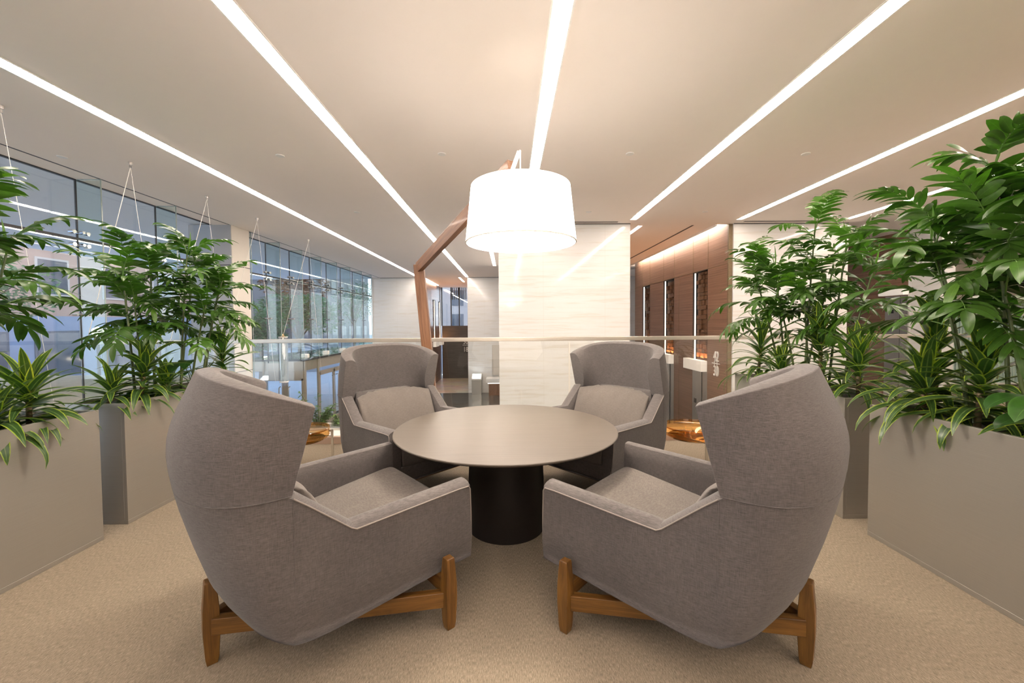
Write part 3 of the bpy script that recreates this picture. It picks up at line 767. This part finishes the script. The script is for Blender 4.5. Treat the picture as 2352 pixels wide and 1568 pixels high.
    def bf(x, y, z):
        bow = -.10 * (abs(y) / .39) ** 2.2 * -1
        zz = .642 + x * cos(bt) - z * sin(bt) - .035 * (abs(y) / .38) ** 2
        return (.118 - x * sin(bt) + z * cos(bt) + bow * .75, y, zz)
    cushion('back_cushion', .42, .76, .17, 5, .45, .02, bf, pleat=.4)
    MB().loft([[(.02, -.40, .40), (.10, -.40, .40), (.10, .40, .40), (.02, .40, .40)], [(-.20, -.26, .82), (-.10, -.30, .82), (-.10, .30, .82), (-.20, .26, .82)]]).build('inner_back', 'linen', t, True, bevel=.02)
    MB().box(.80, .872, -.40, .40, .25, .372).build('front_rail', 'linen', t, bevel=.012)
    # --- piping along the arms
    for sd in (-1, 1):
        w_ = .4915
        pts = [(.050, sd * w_, .812), (.10, sd * w_, .771), (.20, sd * w_, .683), (.262, sd * w_, .628), (.285, sd * w_, .615), (.40, sd * w_, .619), (.60, sd * w_, .627), (.80, sd * w_, .635), (.858, sd * w_, .634), (.868, sd * w_, .62), (.872, sd * w_, .50), (.880, sd * .482, .36), (.885, sd * .452, .26)]
        MB().tube(pts, .0032, 6).build('piping', 'piping', t, True)
        MB().tube([(.048, sd * .4905, .80), (.048, sd * .4905, .60), (.048, sd * .4895, .45), (.05, sd * .472, .32), (.05, sd * .440, .22)], .0022, 5).build('side_seam', 'linen', t, True)
    # --- tripod base
    def leg(x, y, prof, rz=0):
        m_ = MB(); R = []
        for (z, a, b) in prof: R.append([(i * a / 2, j * b / 2, z) for i, j in ((-1, -1), (1, -1), (1, 1), (-1, 1))])
        o = m_.loft(R).build('leg', 'walnut_z', t, bevel=.003); o.location = (x, y, 0); o.rotation_euler = (0, 0, rz); return o
    PF = [(0, .040, .040), (.03, .050, .046), (.14, .060, .056), (.22, .060, .056), (.335, .044, .044), (.345, .040, .040)]
    leg(.704, -.535, PF); leg(.704, .535, PF)
    leg(-.172, 0, [(0, .040, .044), (.03, .050, .052), (.14, .062, .060), (.24, .060, .060), (.36, .042, .05), (.365, .038, .046)])
    for sd in (-1, 1):
        a = Vector((-.165, sd * .018, .172)); b = Vector((.685, sd * .52, .145)); L = (b - a).length
        o = MB().box(-L / 2, L / 2, -.020, .020, -.036, .036).build('rail', 'walnut_x', t, bevel=.003)
        o.location = (a + b) / 2; d = (b - a).normalized(); o.rotation_euler = (0, -math.asin(d.z), math.atan2(d.y, d.x))
    o = MB().box(-.52, .52, -.020, .020, -.035, .035).build('front_stretcher', 'walnut_x', t, bevel=.003); o.location = (.70, 0, .20); o.rotation_euler = (0, 0, pi / 2)
    return t
POSE = [(-1.178, 1.837, 41.5), (1.144, 1.783, 137.2), (-1.17, 3.943, -44.65), (1.079, 3.924, -136.6)]
LBL = ['grey linen wing armchair in the left foreground, back turned beside the left planters', 'grey linen wing armchair in the right foreground, back turned beside the right planters',
       'grey linen wing armchair behind the table, facing the camera, below the wooden lamp post', 'grey linen wing armchair behind the table, facing the camera, before the white pillar']
ch0 = make_chair(LBL[0]); ch0.location = (*POSE[0][:2], 0); ch0.rotation_euler = (0, 0, radians(POSE[0][2]))
for i in (1, 2, 3): dup(ch0, (*POSE[i][:2], 0), radians(POSE[i][2]), LBL[i])

# ------------------------------------------------------------------ table
t = thing('round_table', 'large round dark wood table on a drum pedestal between the four armchairs', 'table', (-.022, 2.887, 0))
MB().lathe([(0, .72), (.785, .72), (.789, .717), (.789, .712), (.76, .695), (.3, .690), (0, .690)], 128, cap=False).build('tabletop', 'table_wood', t, True, angle=25)
MB().lathe([(0, .69), (.258, .69), (.262, .60), (.272, .35), (.278, .12), (.274, 0), (0, 0)], 72, cap=False).build('pedestal', 'table_base', t, True)

# ------------------------------------------------------------------ lamp
t = thing('arc_floor_lamp', 'tall angular wooden floor lamp with a huge glowing white drum shade', 'floor lamp', (0, 0, 0))
K = Vector((-1.03, 4.7, 2.13)); T_ = Vector((.035, 2.98, 2.61)); B_ = Vector((-.85, 4.70, 0.0))
def beam(a, b, w_, h_, name, mat, upv, ext=0):
    a, b = Vector(a), Vector(b); d = (b - a); L = d.length; d.normalize()
    sd = d.cross(Vector(upv)).normalized(); u = sd.cross(d)
    o = MB().box(0, L + ext, -w_ / 2, w_ / 2, -h_ / 2, h_ / 2).build(name, mat, t, bevel=.004)
    mm = Matrix.Identity(4)
    for i, v_ in enumerate((d, -sd, u)):
        for j_ in range(3): mm[j_][i] = v_[j_]
    mm.translation = a; o.matrix_local = mm; return o
beam(B_, K + Vector((-.003, 0, .03)), .115, .075, 'post', 'lamp_wood_x', (0, 1, 0))
beam(K - (T_ - K).normalized() * .03, T_, .055, .125, 'arm', 'lamp_wood_x', (0, 0, 1))
beam(T_ - Vector((0, 0, .03)), T_ + Vector((.055, -.07, .09)), .02, .03, 'tip_bracket', 'white_metal', (0, 0, 1))
MB().box(-1.25, -.45, 4.64, 4.76, 0, .06).box(-.91, -.79, 4.45, 4.9, 0, .06).build('base', 'walnut_x', t, bevel=.006)
LX, LY = .097, 2.90
MB().tube([(LX, LY, 2.42), (LX, LY, 2.70)], .005, 8).tube([(T_.x + .05, T_.y - .06, 2.69), (LX, LY, 2.70)], .008, 8).build('cord', 'cord', t, True)
MB().lathe([(.353, 2.438), (.395, 2.043), (.390, 2.043), (.348, 2.434), (.353, 2.438)], 96, LX, LY, cap=False).build('shade', 'lamp_shade', t, True)
MB().lathe([(.3955, 2.050), (.397, 2.0415), (.389, 2.0405), (.389, 2.050)], 96, LX, LY, cap=False).build('shade_rim', 'kerb_white', t, True)
MB().lathe([(0, 2.375), (.345, 2.375), (.345, 2.379), (0, 2.379)], 64, LX, LY, cap=False).build('top_diffuser', 'white_paint', t, True)
MB().lathe([(0, 2.18), (.05, 2.2), (.07, 2.26), (.03, 2.33), (0, 2.33)], 20, LX, LY, cap=False).build('bulb', 'shade_top_glow', t, True)
pl = bpy.data.lights.new('lamp_bulb', 'POINT'); pl.energy = LAMP_W; pl.color = (1, .86, .70); pl.shadow_soft_size = .12
po = bpy.data.objects.new('lamp_bulb', pl); COL.objects.link(po); po.location = (LX, LY, 2.13); po.parent = t

# ------------------------------------------------------------------ side tables
def side_table(label, x, y, rz):
    t = thing('side_table', label, 'side table', (x, y, 0), rz, 'amber glass side tables')
    MB().lathe([(.0, .360), (.235, .360), (.258, .368), (.268, .385), (.272, .455), (.267, .458), (.263, .440), (.250, .436), (0, .436)], 64, cap=False).build('glass_tray', 'amber_glass', t, True)
    MB().lathe([(.0, .346), (.225, .346), (.225, .356), (0, .356)], 48, cap=False).build('under_plate', 'brass', t, True)
    for k in range(3):
        a = 2 * pi * k / 3 + .3
        c_, s_ = cos(a), sin(a)
        o = MB().box(-.012, .012, -.012, .012, 0, .43).box(-.03, .0, -.006, .006, .405, .425).build('leg', 'chrome', t, bevel=.002); o.location = (.29 * c_, .29 * s_, 0); o.rotation_euler = (0, 0, a)
    MB().tube([(.29 * cos(.3 + 2 * pi * k / 3) * .95, .29 * sin(.3 + 2 * pi * k / 3) * .95, .36) for k in (0, 1)], .005, 6).build('brace', 'chrome', t, True)
    return t
side_table('round amber glass side table on metal legs between the two left armchairs', -2.04, 3.90, 0)
side_table('round amber glass side table on metal legs between the two right armchairs', 1.80, 3.88, radians(132))

# ------------------------------------------------------------------ planters
PLN = [(-2.80, -1, 1.32, 2.75, 'front left satin metal planter box at the left edge'), (-2.83, -1, 2.96, 4.39, 'second left satin metal planter box behind the left armchair'),
       (2.46, 1, 1.26, 2.69, 'front right satin metal planter box at the right edge'), (2.475, 1, 2.91, 4.34, 'second right satin metal planter box behind the right armchair')]
for (x, s, y0, y1, lab) in PLN:
    t = thing('metal_planter', 'tall rectangular ' + lab, 'planter', (x, y0, 0), 0, 'metal planters'); D = y1 - y0; W_ = .43; th_ = .025
    a, b = sorted((0, s * W_)); m_ = MB()
    m_.box(a, b, 0, D, 0, .03)
    m_.box(a, a + th_, 0, D, .03, .90); m_.box(b - th_, b, 0, D, .03, .90); m_.box(a + th_, b - th_, 0, th_, .03, .90); m_.box(a + th_, b - th_, D - th_, D, .03, .90)
    m_.build('shell', 'satin_metal', t, bevel=.002)
    MB().box(a + th_, b - th_, th_, D - th_, .7, .80).build('soil', 'soil', t)
    pb = MB(); r = random.Random(int(y0 * 100) + s)
    for k in range(520):
        cx, cy, rx = r.uniform(a + .05, b - .05), r.uniform(.05, D - .05), r.uniform(.012, .024); ry = rx * r.uniform(.6, .9); rz_ = r.uniform(.006, .011); an = r.uniform(0, pi)
        R = []
        for (f, zz) in ((.35, -1), (.95, -.35), (.95, .35), (.4, 1)):
            R.append([(cx + f * (rx * cos(q) * cos(an) - ry * sin(q) * sin(an)), cy + f * (rx * cos(q) * sin(an) + ry * sin(q) * cos(an)), .805 + r.uniform(0, .002) + zz * rz_) for q in [2 * pi * i / 6 for i in range(6)]])
        pb.loft(R)
    o = pb.build('pebbles', 'pebble', t, True, angle=180); o['kind'] = 'stuff'

# ------------------------------------------------------------------ plants
def leaf(m_, base, d, n_, L, Wd, droop, r, nseg=7, fold=.25, tip=1.0, shape=0, twist=0, tint=None):
    """strip of nseg x 2 quads; d = direction, n_ = upper normal"""
    d = d.normalized(); n_ = (n_ - d * n_.dot(d)).normalized(); p = Vector(base); step = L / nseg; tt = r.random() if tint is None else tint
    prev = None
    for i in range(nseg + 1):
        u = i / nseg
        if shape == 0: w_ = Wd * (sin(pi * min(1, u * .90 + .05) ** .8) ** .8) * (1 - .12 * u) if u < .999 else .001
        else: w_ = Wd * min(1, (.45 + u * 2.4)) * (1 - u ** 3.2) + .002
        side = d.cross(n_).normalized()
        c = [m_.vert(p - side * w_ / 2 + n_ * fold * w_ * .5), m_.vert(p), m_.vert(p + side * w_ / 2 + n_ * fold * w_ * .5)]
        for q, x in zip(c, (0, .5, 1)): m_.uv[q] = (x, u); m_.tint[q] = tt
        if prev:
            m_.f.append((prev[0], prev[1], c[1], c[0])); m_.f.append((prev[1], prev[2], c[2], c[1]))
        prev = c
        q = Matrix.Rotation(-droop / nseg * (0.5 + u), 3, d.cross(Vector((0, 0, 1))).normalized() if abs(d.z) < .97 else side)
        d = (q @ d).normalized(); n_ = (q @ n_).normalized()
        if twist: n_ = Matrix.Rotation(twist / nseg, 3, d) @ n_
        p = p + d * step
def frond(parent, base, az, el, L, r, nl=9, ll=.22, lw=.048, droop=1.0, st=.18):
    m_ = MB(); pts = [Vector(base)]; d = Vector((cos(az) * cos(el), sin(az) * cos(el), sin(el))); NS = 12; ds = []
    for i in range(NS):
        ds.append(d.copy()); pts.append(pts[-1] + d * L / NS)
        ax = d.cross(Vector((0, 0, 1)))
        if ax.length > 1e-3: d = (Matrix.Rotation(-droop / NS, 3, ax.normalized()) @ d).normalized()
    ds.append(d.copy())
    s0 = len(m_.v); m_.tube(pts, [.0045 * (1 - .7 * i / NS) for i in range(NS + 1)], 5)
    for q in range(s0, len(m_.v)): m_.uv[q] = (.5, .5); m_.tint[q] = .8
    tnt = r.random()
    for k in range(nl):
        u = st + (1 - st) * (k + .5) / nl; i = min(NS - 1, int(u * NS)); f = u * NS - i; p = pts[i].lerp(pts[i + 1], f); d = ds[i]
        side = d.cross(Vector((0, 0, 1))).normalized(); upn = side.cross(d).normalized()
        sz = (1 - .45 * abs(u - .55)) * r.uniform(.85, 1.1)
        for sd in (-1, 1):
            a = radians(r.uniform(50, 74)) * (1 - .30 * u)
            ld = (d * cos(a) + side * sd * sin(a) + upn * r.uniform(-.15, .12)).normalized()
            nn = (upn + side * sd * r.uniform(-.2, .3)).normalized()
            leaf(m_, p, ld, nn, ll * sz, lw * sz * r.uniform(.85, 1.15), r.uniform(.25, 1.0), r, 7, .16, twist=r.uniform(-.9, .9), tint=min(1, max(0, tnt * .6 + r.random() * .4)))
    leaf(m_, pts[-1], ds[-1], Vector((0, 0, 1)), ll * .9, lw, .6, r, 6, .25)
    return m_.build('frond', 'palm_leaf', parent, True, angle=180)
def palm(label, cx, cy, canes, seed, group='bamboo palms in the planters', ll=.22, lw=.048):
    r = random.Random(seed); t = thing('bamboo_palm', label, 'potted plant', (cx, cy, .80), 0, group)
    for (dx, dy, lx, ly, h, nf, spread) in canes:
        base = Vector((dx, dy, 0)); top = Vector((dx + lx, dy + ly, h)); pts = []
        for i in range(9):
            u = i / 8; pts.append(base.lerp(top, u) + Vector((lx, ly, 0)) * (u * u - u) * .35)
        m_ = MB(); m_.tube(pts, [.011 - .005 * i / 8 for i in range(9)], 7)
        for i in range(2, 8): m_.tube([pts[i], pts[i] + (pts[i] - pts[i - 1]).normalized() * .006], .0125 - .005 * i / 8, 7)
        m_.build('cane', 'cane', t, True, angle=60)
        az0 = r.uniform(0, 2 * pi)
        for k in range(int(nf * 1.45)):
            NF = int(nf * 1.45); u = .50 + .50 * (k + 1) / NF; i = min(7, int(u * 8)); p = pts[i].lerp(pts[i + 1], u * 8 - i) if i < 8 else pts[8]
            az = az0 + k * 2.4 + r.uniform(-.3, .3); el = radians(28 + 50 * (k / max(1, NF - 1)) ** 1.5 + r.uniform(-8, 8))
            frond(t, p, az, el, spread * r.uniform(.8, 1.1) * (1 - .15 * k / NF), r, r.choice((8, 9, 10)), ll * .82, lw * .92, r.uniform(.8, 1.5))
        leaf_tip = MB(); leaf(leaf_tip, pts[-1], Vector((r.uniform(-.2, .2), r.uniform(-.2, .2), 1)), Vector((1, 0, 0)), .22, .02, .2, r, 5, .3, tint=.9); leaf_tip.build('new_shoot', 'palm_leaf', t, True, angle=180)
    return t
def dracaena(label, x, y, h, n, seed, L=.38, W_=.042, base=.80, group='striped dracaenas in the planters'):
    r = random.Random(seed); t = thing('striped_dracaena', label, 'potted plant', (x, y, base), 0, group)
    lean = Vector((r.uniform(-.05, .05), r.uniform(-.05, .05), 0))
    MB().tube([Vector((0, 0, 0)) + lean * (i / 4) + Vector((0, 0, h * i / 4)) for i in range(5)], [.016, .015, .014, .013, .011], 8).build('stem', 'brown_stem', t, True, angle=60)
    m_ = MB(); n = int(n * 1.35)
    for k in range(n):
        u = k / (n - 1); p = lean * (.35 + .65 * u) + Vector((0, 0, h * (.25 + .75 * u))); az = k * 2.399 + r.uniform(-.2, .2)
        el = radians(5 + 75 * u ** 1.6 + r.uniform(-8, 8)); d = Vector((cos(az) * cos(el), sin(az) * cos(el), sin(el)))
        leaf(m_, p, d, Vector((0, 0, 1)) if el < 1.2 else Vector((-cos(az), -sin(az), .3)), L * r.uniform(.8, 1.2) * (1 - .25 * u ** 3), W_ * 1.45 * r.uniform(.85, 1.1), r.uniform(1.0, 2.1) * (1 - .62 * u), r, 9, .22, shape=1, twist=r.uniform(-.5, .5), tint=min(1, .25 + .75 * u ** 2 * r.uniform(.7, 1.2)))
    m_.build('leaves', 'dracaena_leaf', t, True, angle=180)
    return t
def broadplant(label, x, y, seed, n=9, h=.35, size=.2):
    r = random.Random(seed); t = thing('broadleaf_plant', label, 'potted plant', (x, y, .80)); m_ = MB(); st = MB()
    for k in range(n):
        az = k * 2.4 + r.random(); l_ = h * r.uniform(.6, 1.1); tip = Vector((cos(az) * l_ * .6, sin(az) * l_ * .6, l_))
        st.tube([(0, 0, 0), tip * .5 + Vector((0, 0, .05)), tip], .004, 5)
        leaf(m_, tip, Vector((cos(az), sin(az), .1)), Vector((0, 0, 1)), size * r.uniform(.8, 1.2), size * .62, 1.1, r, 8, .15, tint=r.random())
    st.build('stems', 'cane', t, True); m_.build('leaves', 'broad_leaf', t, True, angle=180)
# left front planter
palm('bamboo palm at the far left edge, growing from the front left planter', -3.02, 2.0, [(0, -.25, .0, .0, 1.15, 6, .48), (.05, .05, .12, .10, 1.28, 7, .52), (-.04, .30, .05, .15, 1.1, 6, .5), (.06, -.1, .2, .05, 1.0, 5, .5), (-.02, .15, .0, .0, 1.3, 5, .5)], 11, ll=.21, lw=.05)
dracaena('striped dracaena at the left end of the front left planter', -2.98, 2.05, .42, 34, 21)
dracaena('striped dracaena at the back corner of the front left planter', -3.0, 2.52, .30, 32, 22, .36)
# second left planter
palm('bushy bamboo palm filling the second left planter', -3.05, 3.62, [(.05, -.38, -.05, -.02, 1.05, 7, .50), (.0, -.15, .0, .0, 1.18, 8, .48), (.08, .02, .10, .0, 1.30, 8, .46), (-.03, .15, .12, .08, 1.25, 7, .50), (.06, .28, .22, .05, 1.15, 7, .48), (-.05, -.05, -.18, -.05, 1.1, 7, .50), (.1, .1, .2, -.02, .9, 6, .45), (0, .4, .1, .1, 1.0, 6, .45), (.02, -.28, .0, -.05, .85, 6, .42)], 12, ll=.175, lw=.042)
dracaena('striped dracaena with a thick stem at the front of the second left planter', -2.95, 3.20, .40, 38, 23, .34, .04)
dracaena('low striped dracaena leaning over the corner between the two left planters', -3.05, 3.05, .22, 26, 24, .30, .035)
dracaena('striped dracaena at the rear of the second left planter, above the armchair', -2.98, 4.18, .42, 36, 25, .36, .035)
broadplant('dark broadleaf plant low in the second left planter', -3.0, 3.85, 31)
# right second planter
palm('wide bamboo palm growing from the second right planter', 2.72, 3.62, [(-.02, .0, .08, .0, 1.52, 8, .50), (.04, -.2, .12, -.02, 1.3, 8, .52), (-.06, .18, -.12, .0, 1.18, 8, .52), (.0, .32, -.28, .02, 1.15, 8, .50), (.05, .1, .22, .0, 1.0, 7, .46), (-.05, -.1, -.10, -.05, 1.0, 7, .5), (.02, -.35, .22, -.05, 1.1, 7, .48), (-.04, .05, -.2, .0, .9, 6, .48)], 13, ll=.185, lw=.043)
dracaena('striped dracaena at the far end of the second right planter, overhanging the armchair', 2.62, 4.18, .48, 44, 26, .42, .036)
dracaena('tall striped dracaena with a bare stem in the middle of the second right planter', 2.66, 3.38, .58, 42, 27, .36, .042)
dracaena('striped dracaena at the near end of the second right planter', 2.70, 3.05, .42, 36, 28, .36, .042)
# right front planter
palm('tallest bamboo palm at the right edge, in the front right planter', 2.70, 1.95, [(-.02, .15, .0, .1, 1.52, 9, .33), (.03, .0, .05, .0, 1.22, 7, .50), (-.05, .3, -.05, .2, 1.15, 8, .58), (.05, -.15, .0, .0, 1.3, 7, .55), (-.04, .05, -.10, .1, 1.05, 7, .55), (.04, .38, .02, .25, 1.2, 8, .58)], 14, ll=.235, lw=.056)
dracaena('striped dracaena at the corner of the front right planter, leaves spilling over the rim', 2.62, 2.50, .34, 44, 29, .40, .042)
dracaena('striped dracaena beside the palm stems in the front right planter', 2.64, 2.22, .42, 40, 30, .36, .045)
broadplant('dark broadleaf plant at the right end of the front right planter', 2.62, 1.80, 32, 8, .32, .22)
dracaena('upright striped dracaena with lime edges at the back of the front right planter', 2.76, 2.55, .60, 30, 33, .34, .05)

dracaena('low striped dracaena in the middle of the front left planter', -2.95, 2.30, .20, 30, 34, .34)
dracaena('low dark striped dracaena between the palm stems of the second left planter', -3.02, 3.52, .18, 28, 35, .32)
dracaena('small striped dracaena against the rim of the second right planter', 2.60, 3.72, .26, 32, 36, .34)
dracaena('striped dracaena low among the canes of the front right planter', 2.72, 2.00, .25, 34, 37, .36)

# lobby planter with shrubs
t = thing('lobby_planter', 'low beige planter trough just beyond the glass balustrade', 'planter', (0, 0, 0))
m_ = MB(); m_.box(-4.4, -2.28, 5.50, 5.56, ZL, -.02); m_.box(-4.4, -2.28, 6.02, 6.08, ZL, -.02); m_.box(-4.4, -4.34, 5.56, 6.02, ZL, -.02); m_.box(-2.34, -2.28, 5.56, 6.02, ZL, -.02); m_.build('trough', 'pillar_paint', t)
MB().box(-4.34, -2.34, 5.56, 6.02, -.25, -.08).build('soil', 'soil', t)
def shrub(label, x, y, h, w_, n, seed, ll=.07):
    r = random.Random(seed); t = thing('leafy_shrub', label, 'shrub', (x, y, -.08), 0, 'shrubs in the lobby planter'); m_ = MB(); st = MB()
    for k in range(14):
        az = r.uniform(0, 2 * pi); rr_ = w_ * r.uniform(.3, 1); tip = Vector((cos(az) * rr_, sin(az) * rr_ * .6, h * r.uniform(.45, 1)))
        st.tube([(0, 0, 0), tip * .55 + Vector((0, 0, .05)), tip], .004, 4)
        for q in range(n // 14):
            u = r.uniform(.3, 1); p = tip * u + Vector((r.uniform(-.03, .03), r.uniform(-.03, .03), r.uniform(-.02, .03)))
            a2 = r.uniform(0, 2 * pi); leaf(m_, p, Vector((cos(a2), sin(a2), r.uniform(-.2, .6))), Vector((0, 0, 1)), ll * r.uniform(.7, 1.2), ll * .42, .6, r, 3, .2, tint=r.random())
    st.build('stems', 'cane', t, True); m_.build('leaves', 'shrub_leaf', t, True, angle=180)
shrub('tall leafy green shrub in the lobby planter, seen between the two left armchairs', -2.75, 5.78, .60, .32, 420, 41)
shrub('low light green shrub at the right end of the lobby planter', -2.42, 5.76, .26, .18, 260, 42, .08)
shrub('green shrub in the lobby planter hidden partly behind the left armchair', -3.3, 5.8, .50, .32, 300, 43)

# ------------------------------------------------------------------ outside
struct(box('ground_pavement', 'pavement', -40, GX - .04, -10, 24, ZL - .2, ZL))
struct(box('ground_road', 'road', -60, 30, 24, 110, ZL - .2, ZL - .02))
struct(box('ground_pavement_far', 'pavement', -60, -5.6, 40, 42.5, ZL - .02, ZL + .10))
tag(box('terrace', 'terrace', -12, -5.95, 2.0, 9.0, ZL, .38), 'tan stone terrace block outside the glass wall behind the left planters', 'terrace')
struct(box('wall_canopy', 'canopy', -11.4, GX - .03, -3, 16.7, ZC + .02, ZC + .4))
# brick building along the street
def building(name, label, x, y0, y1, h, mat, low, nwin, face='x', depth=8, zlow=2.0):
    t = thing(name, label, 'building', (x, y0, ZL))
    L = y1 - y0
    if face == 'x':
        MB().box(-depth, 0, 0, L, zlow - ZL, h).build('upper_wall', mat, t); MB().box(-depth, .08, -.05, L + .05, 0, zlow - ZL).build('base_wall', low, t)
        n = int(L / 3.2)
        for fl in range(nwin):
            for k in range(n):
                y = 1.0 + k * 3.2; z = zlow - ZL + 1.0 + fl * 3.2
                wq = MB().box(-.02, .06, y, y + 1.5, z, z + 1.9).build('window', 'beige_stone', t); MB().box(.06, .07, y + .1, y + 1.4, z + .1, z + 1.8).build('glazing', 'window_dark', wq)
        for k in range(n):
            y = .8 + k * 3.2; wq = MB().box(.08, .12, y, y + 2.2, .3, 2.6).build('shopfront', 'dark_facade', t); MB().box(.12, .13, y + .1, y + 2.1, .4, 2.5).build('glazing', 'window_dark', wq)
    return t
building('brick_building', 'reddish brick building with a stone base coloured in blue dusk shade across the street', -23, 6, 36, 13, 'brick', 'dusk_shaded_stone', 3)
building('dark_building', 'dark tall building at the far end of the street', -27, 48, 78, 22, 'dark_facade', 'dark_facade', 5)
t = thing('reflection_block', 'added pinkish block for indoor reflections at the end of the street behind the glass wall', 'building', (-14, 58, ZL))  # added block imitating the pinkish reflection of indoor walls in the glass
MB().box(-5, 9, 0, 8, 0, 20).build('wall', 'beige_stone', t)
for i in range(4):
    for k in range(5): wq = MB().box(-4.3 + i * 3.4, -2.6 + i * 3.4, -.06, 0, 2 + k * 3.4, 4.2 + k * 3.4).build('window', 'window_dark', t)
def tree(label, x, y, zc, rx, rz_, mat, seed, n=2600, ls=.16, name='street_tree'):
    r = random.Random(seed); t = thing(name, label, 'tree', (x, y, ZL), 0, 'street trees'); m_ = MB(); st = MB(); zc -= ZL
    st.tube([(0, 0, 0), (.05, 0, zc * .5), (0, .05, zc)], [.12, .09, .05], 8)
    lob = []
    for k in range(9):
        a = r.uniform(0, 2 * pi); q = Vector((cos(a) * rx * r.uniform(.2, .65), sin(a) * rx * r.uniform(.2, .65), zc + rz_ * r.uniform(-.45, .55))); lob.append(q)
        st.tube([(0, 0, zc * .55), q * .6 + Vector((0, 0, zc * .3)), q], [.06, .04, .015], 6)
    for k in range(n):
        c = r.choice(lob); v_ = Vector((r.gauss(0, 1), r.gauss(0, 1), r.gauss(0, 1))).normalized() * r.uniform(.5, 1) ** .5
        p = c + Vector((v_.x * rx * .5, v_.y * rx * .5, v_.z * rz_ * .45)); a2 = r.uniform(0, 2 * pi)
        leaf(m_, p, Vector((cos(a2), sin(a2), r.uniform(-.5, .5))), Vector((r.uniform(-.5, .5), r.uniform(-.5, .5), 1)), ls * r.uniform(.7, 1.3), ls * .6, .4, r, 2, .1, tint=r.random() * .8)
    st.build('trunk', 'bark', t, True, angle=60); m_.build('crown', mat, t, True, angle=180)
tree('round green street tree behind the rail beyond the pillar', -13.0, 25.0, 2.0, 2.3, 1.8, 'tree_leaf_green', 51, 4200, .24)
tree('smaller bright green street tree left of the round one', -12.6, 20.5, 1.3, 1.5, 1.5, 'tree_leaf_green', 52, 2600, .22)
tree('tall reddish autumn tree rising above the green street trees', -15.5, 30, 5.2, 3.2, 2.6, 'tree_leaf_red', 53, 4200, .3)
tree('leafy green tree outside behind the far left palm', -17.5, 13, 2.6, 2.2, 1.6, 'tree_leaf_green', 54, 2400, .2)
tree('tall green tree at the street corner far down the road', -14.5, 38, 3.5, 2.4, 2.6, 'tree_leaf_green', 55, 2400, .2)
def car(label, x, y, rz, mat):
    t = thing('parked_car', label, 'car', (x, y, ZL - .02), rz)
    prof = [(-2.1, .35), (-2.15, .75), (-1.9, .95), (-1.3, 1.0), (-.7, 1.42), (.5, 1.45), (1.15, 1.02), (1.95, .88), (2.15, .65), (2.12, .32)]
    R = []
    for yy_, s in ((-.86, .92), (-.80, 1.0), (.80, 1.0), (.86, .92)): R.append([(a * (1 if s == 1 else .985), yy_, b if s == 1 else min(b, 1.0)) for a, b in prof])
    MB().loft(R).build('body', mat, t, True, bevel=.04)
    MB().loft([[(-1.2, -.815, 1.02), (-.68, -.70, 1.38), (.46, -.70, 1.40), (1.02, -.815, 1.02)], [(-1.2, .815, 1.02), (-.68, .70, 1.38), (.46, .70, 1.40), (1.02, .815, 1.02)]]).build('side_windows', 'window_dark', t)
    for wx in (-1.35, 1.35):
        for wy_ in (-.8, .8): MB().tube([(wx, wy_ - .1, .32), (wx, wy_ + .1, .32)], .32, 20).build('wheel', 'tyre', t, True)
    for wy_ in (-.6, .6): MB().box(2.10, 2.17, wy_ - .12, wy_ + .12, .62, .74).build('headlight', 'headlight', t)
car('dark car with lit headlights on the street beyond the entrance', -17.5, 29.0, radians(-75), 'car_dark')
car('dark teal car parked further along the street', -11.3, 33.0, radians(-75), 'car_teal')
t = thing('street_lamp', 'white globe street lamp glowing outside behind the left palm', 'street lamp', (-15.2, 15.0, ZL))
MB().tube([(0, 0, 0), (0, 0, 2.45)], .05, 10).build('pole', 'dark_frame', t, True)
MB().lathe([(0, 2.42), (.10, 2.45), (.17, 2.58), (.15, 2.72), (.0, 2.80)], 20, cap=False).build('globe', 'street_bulb', t, True)
t = thing('outdoor_steps', 'flight of pale blue lit steps outside the entrance doors', 'steps', (-8.2, 25.5, ZL))
m_ = MB()
for k in range(7): m_.box(-2.5, 1.8, k * .35, 4.0, k * .16, (k + 1) * .16)
m_.build('treads', 'pavement', t)
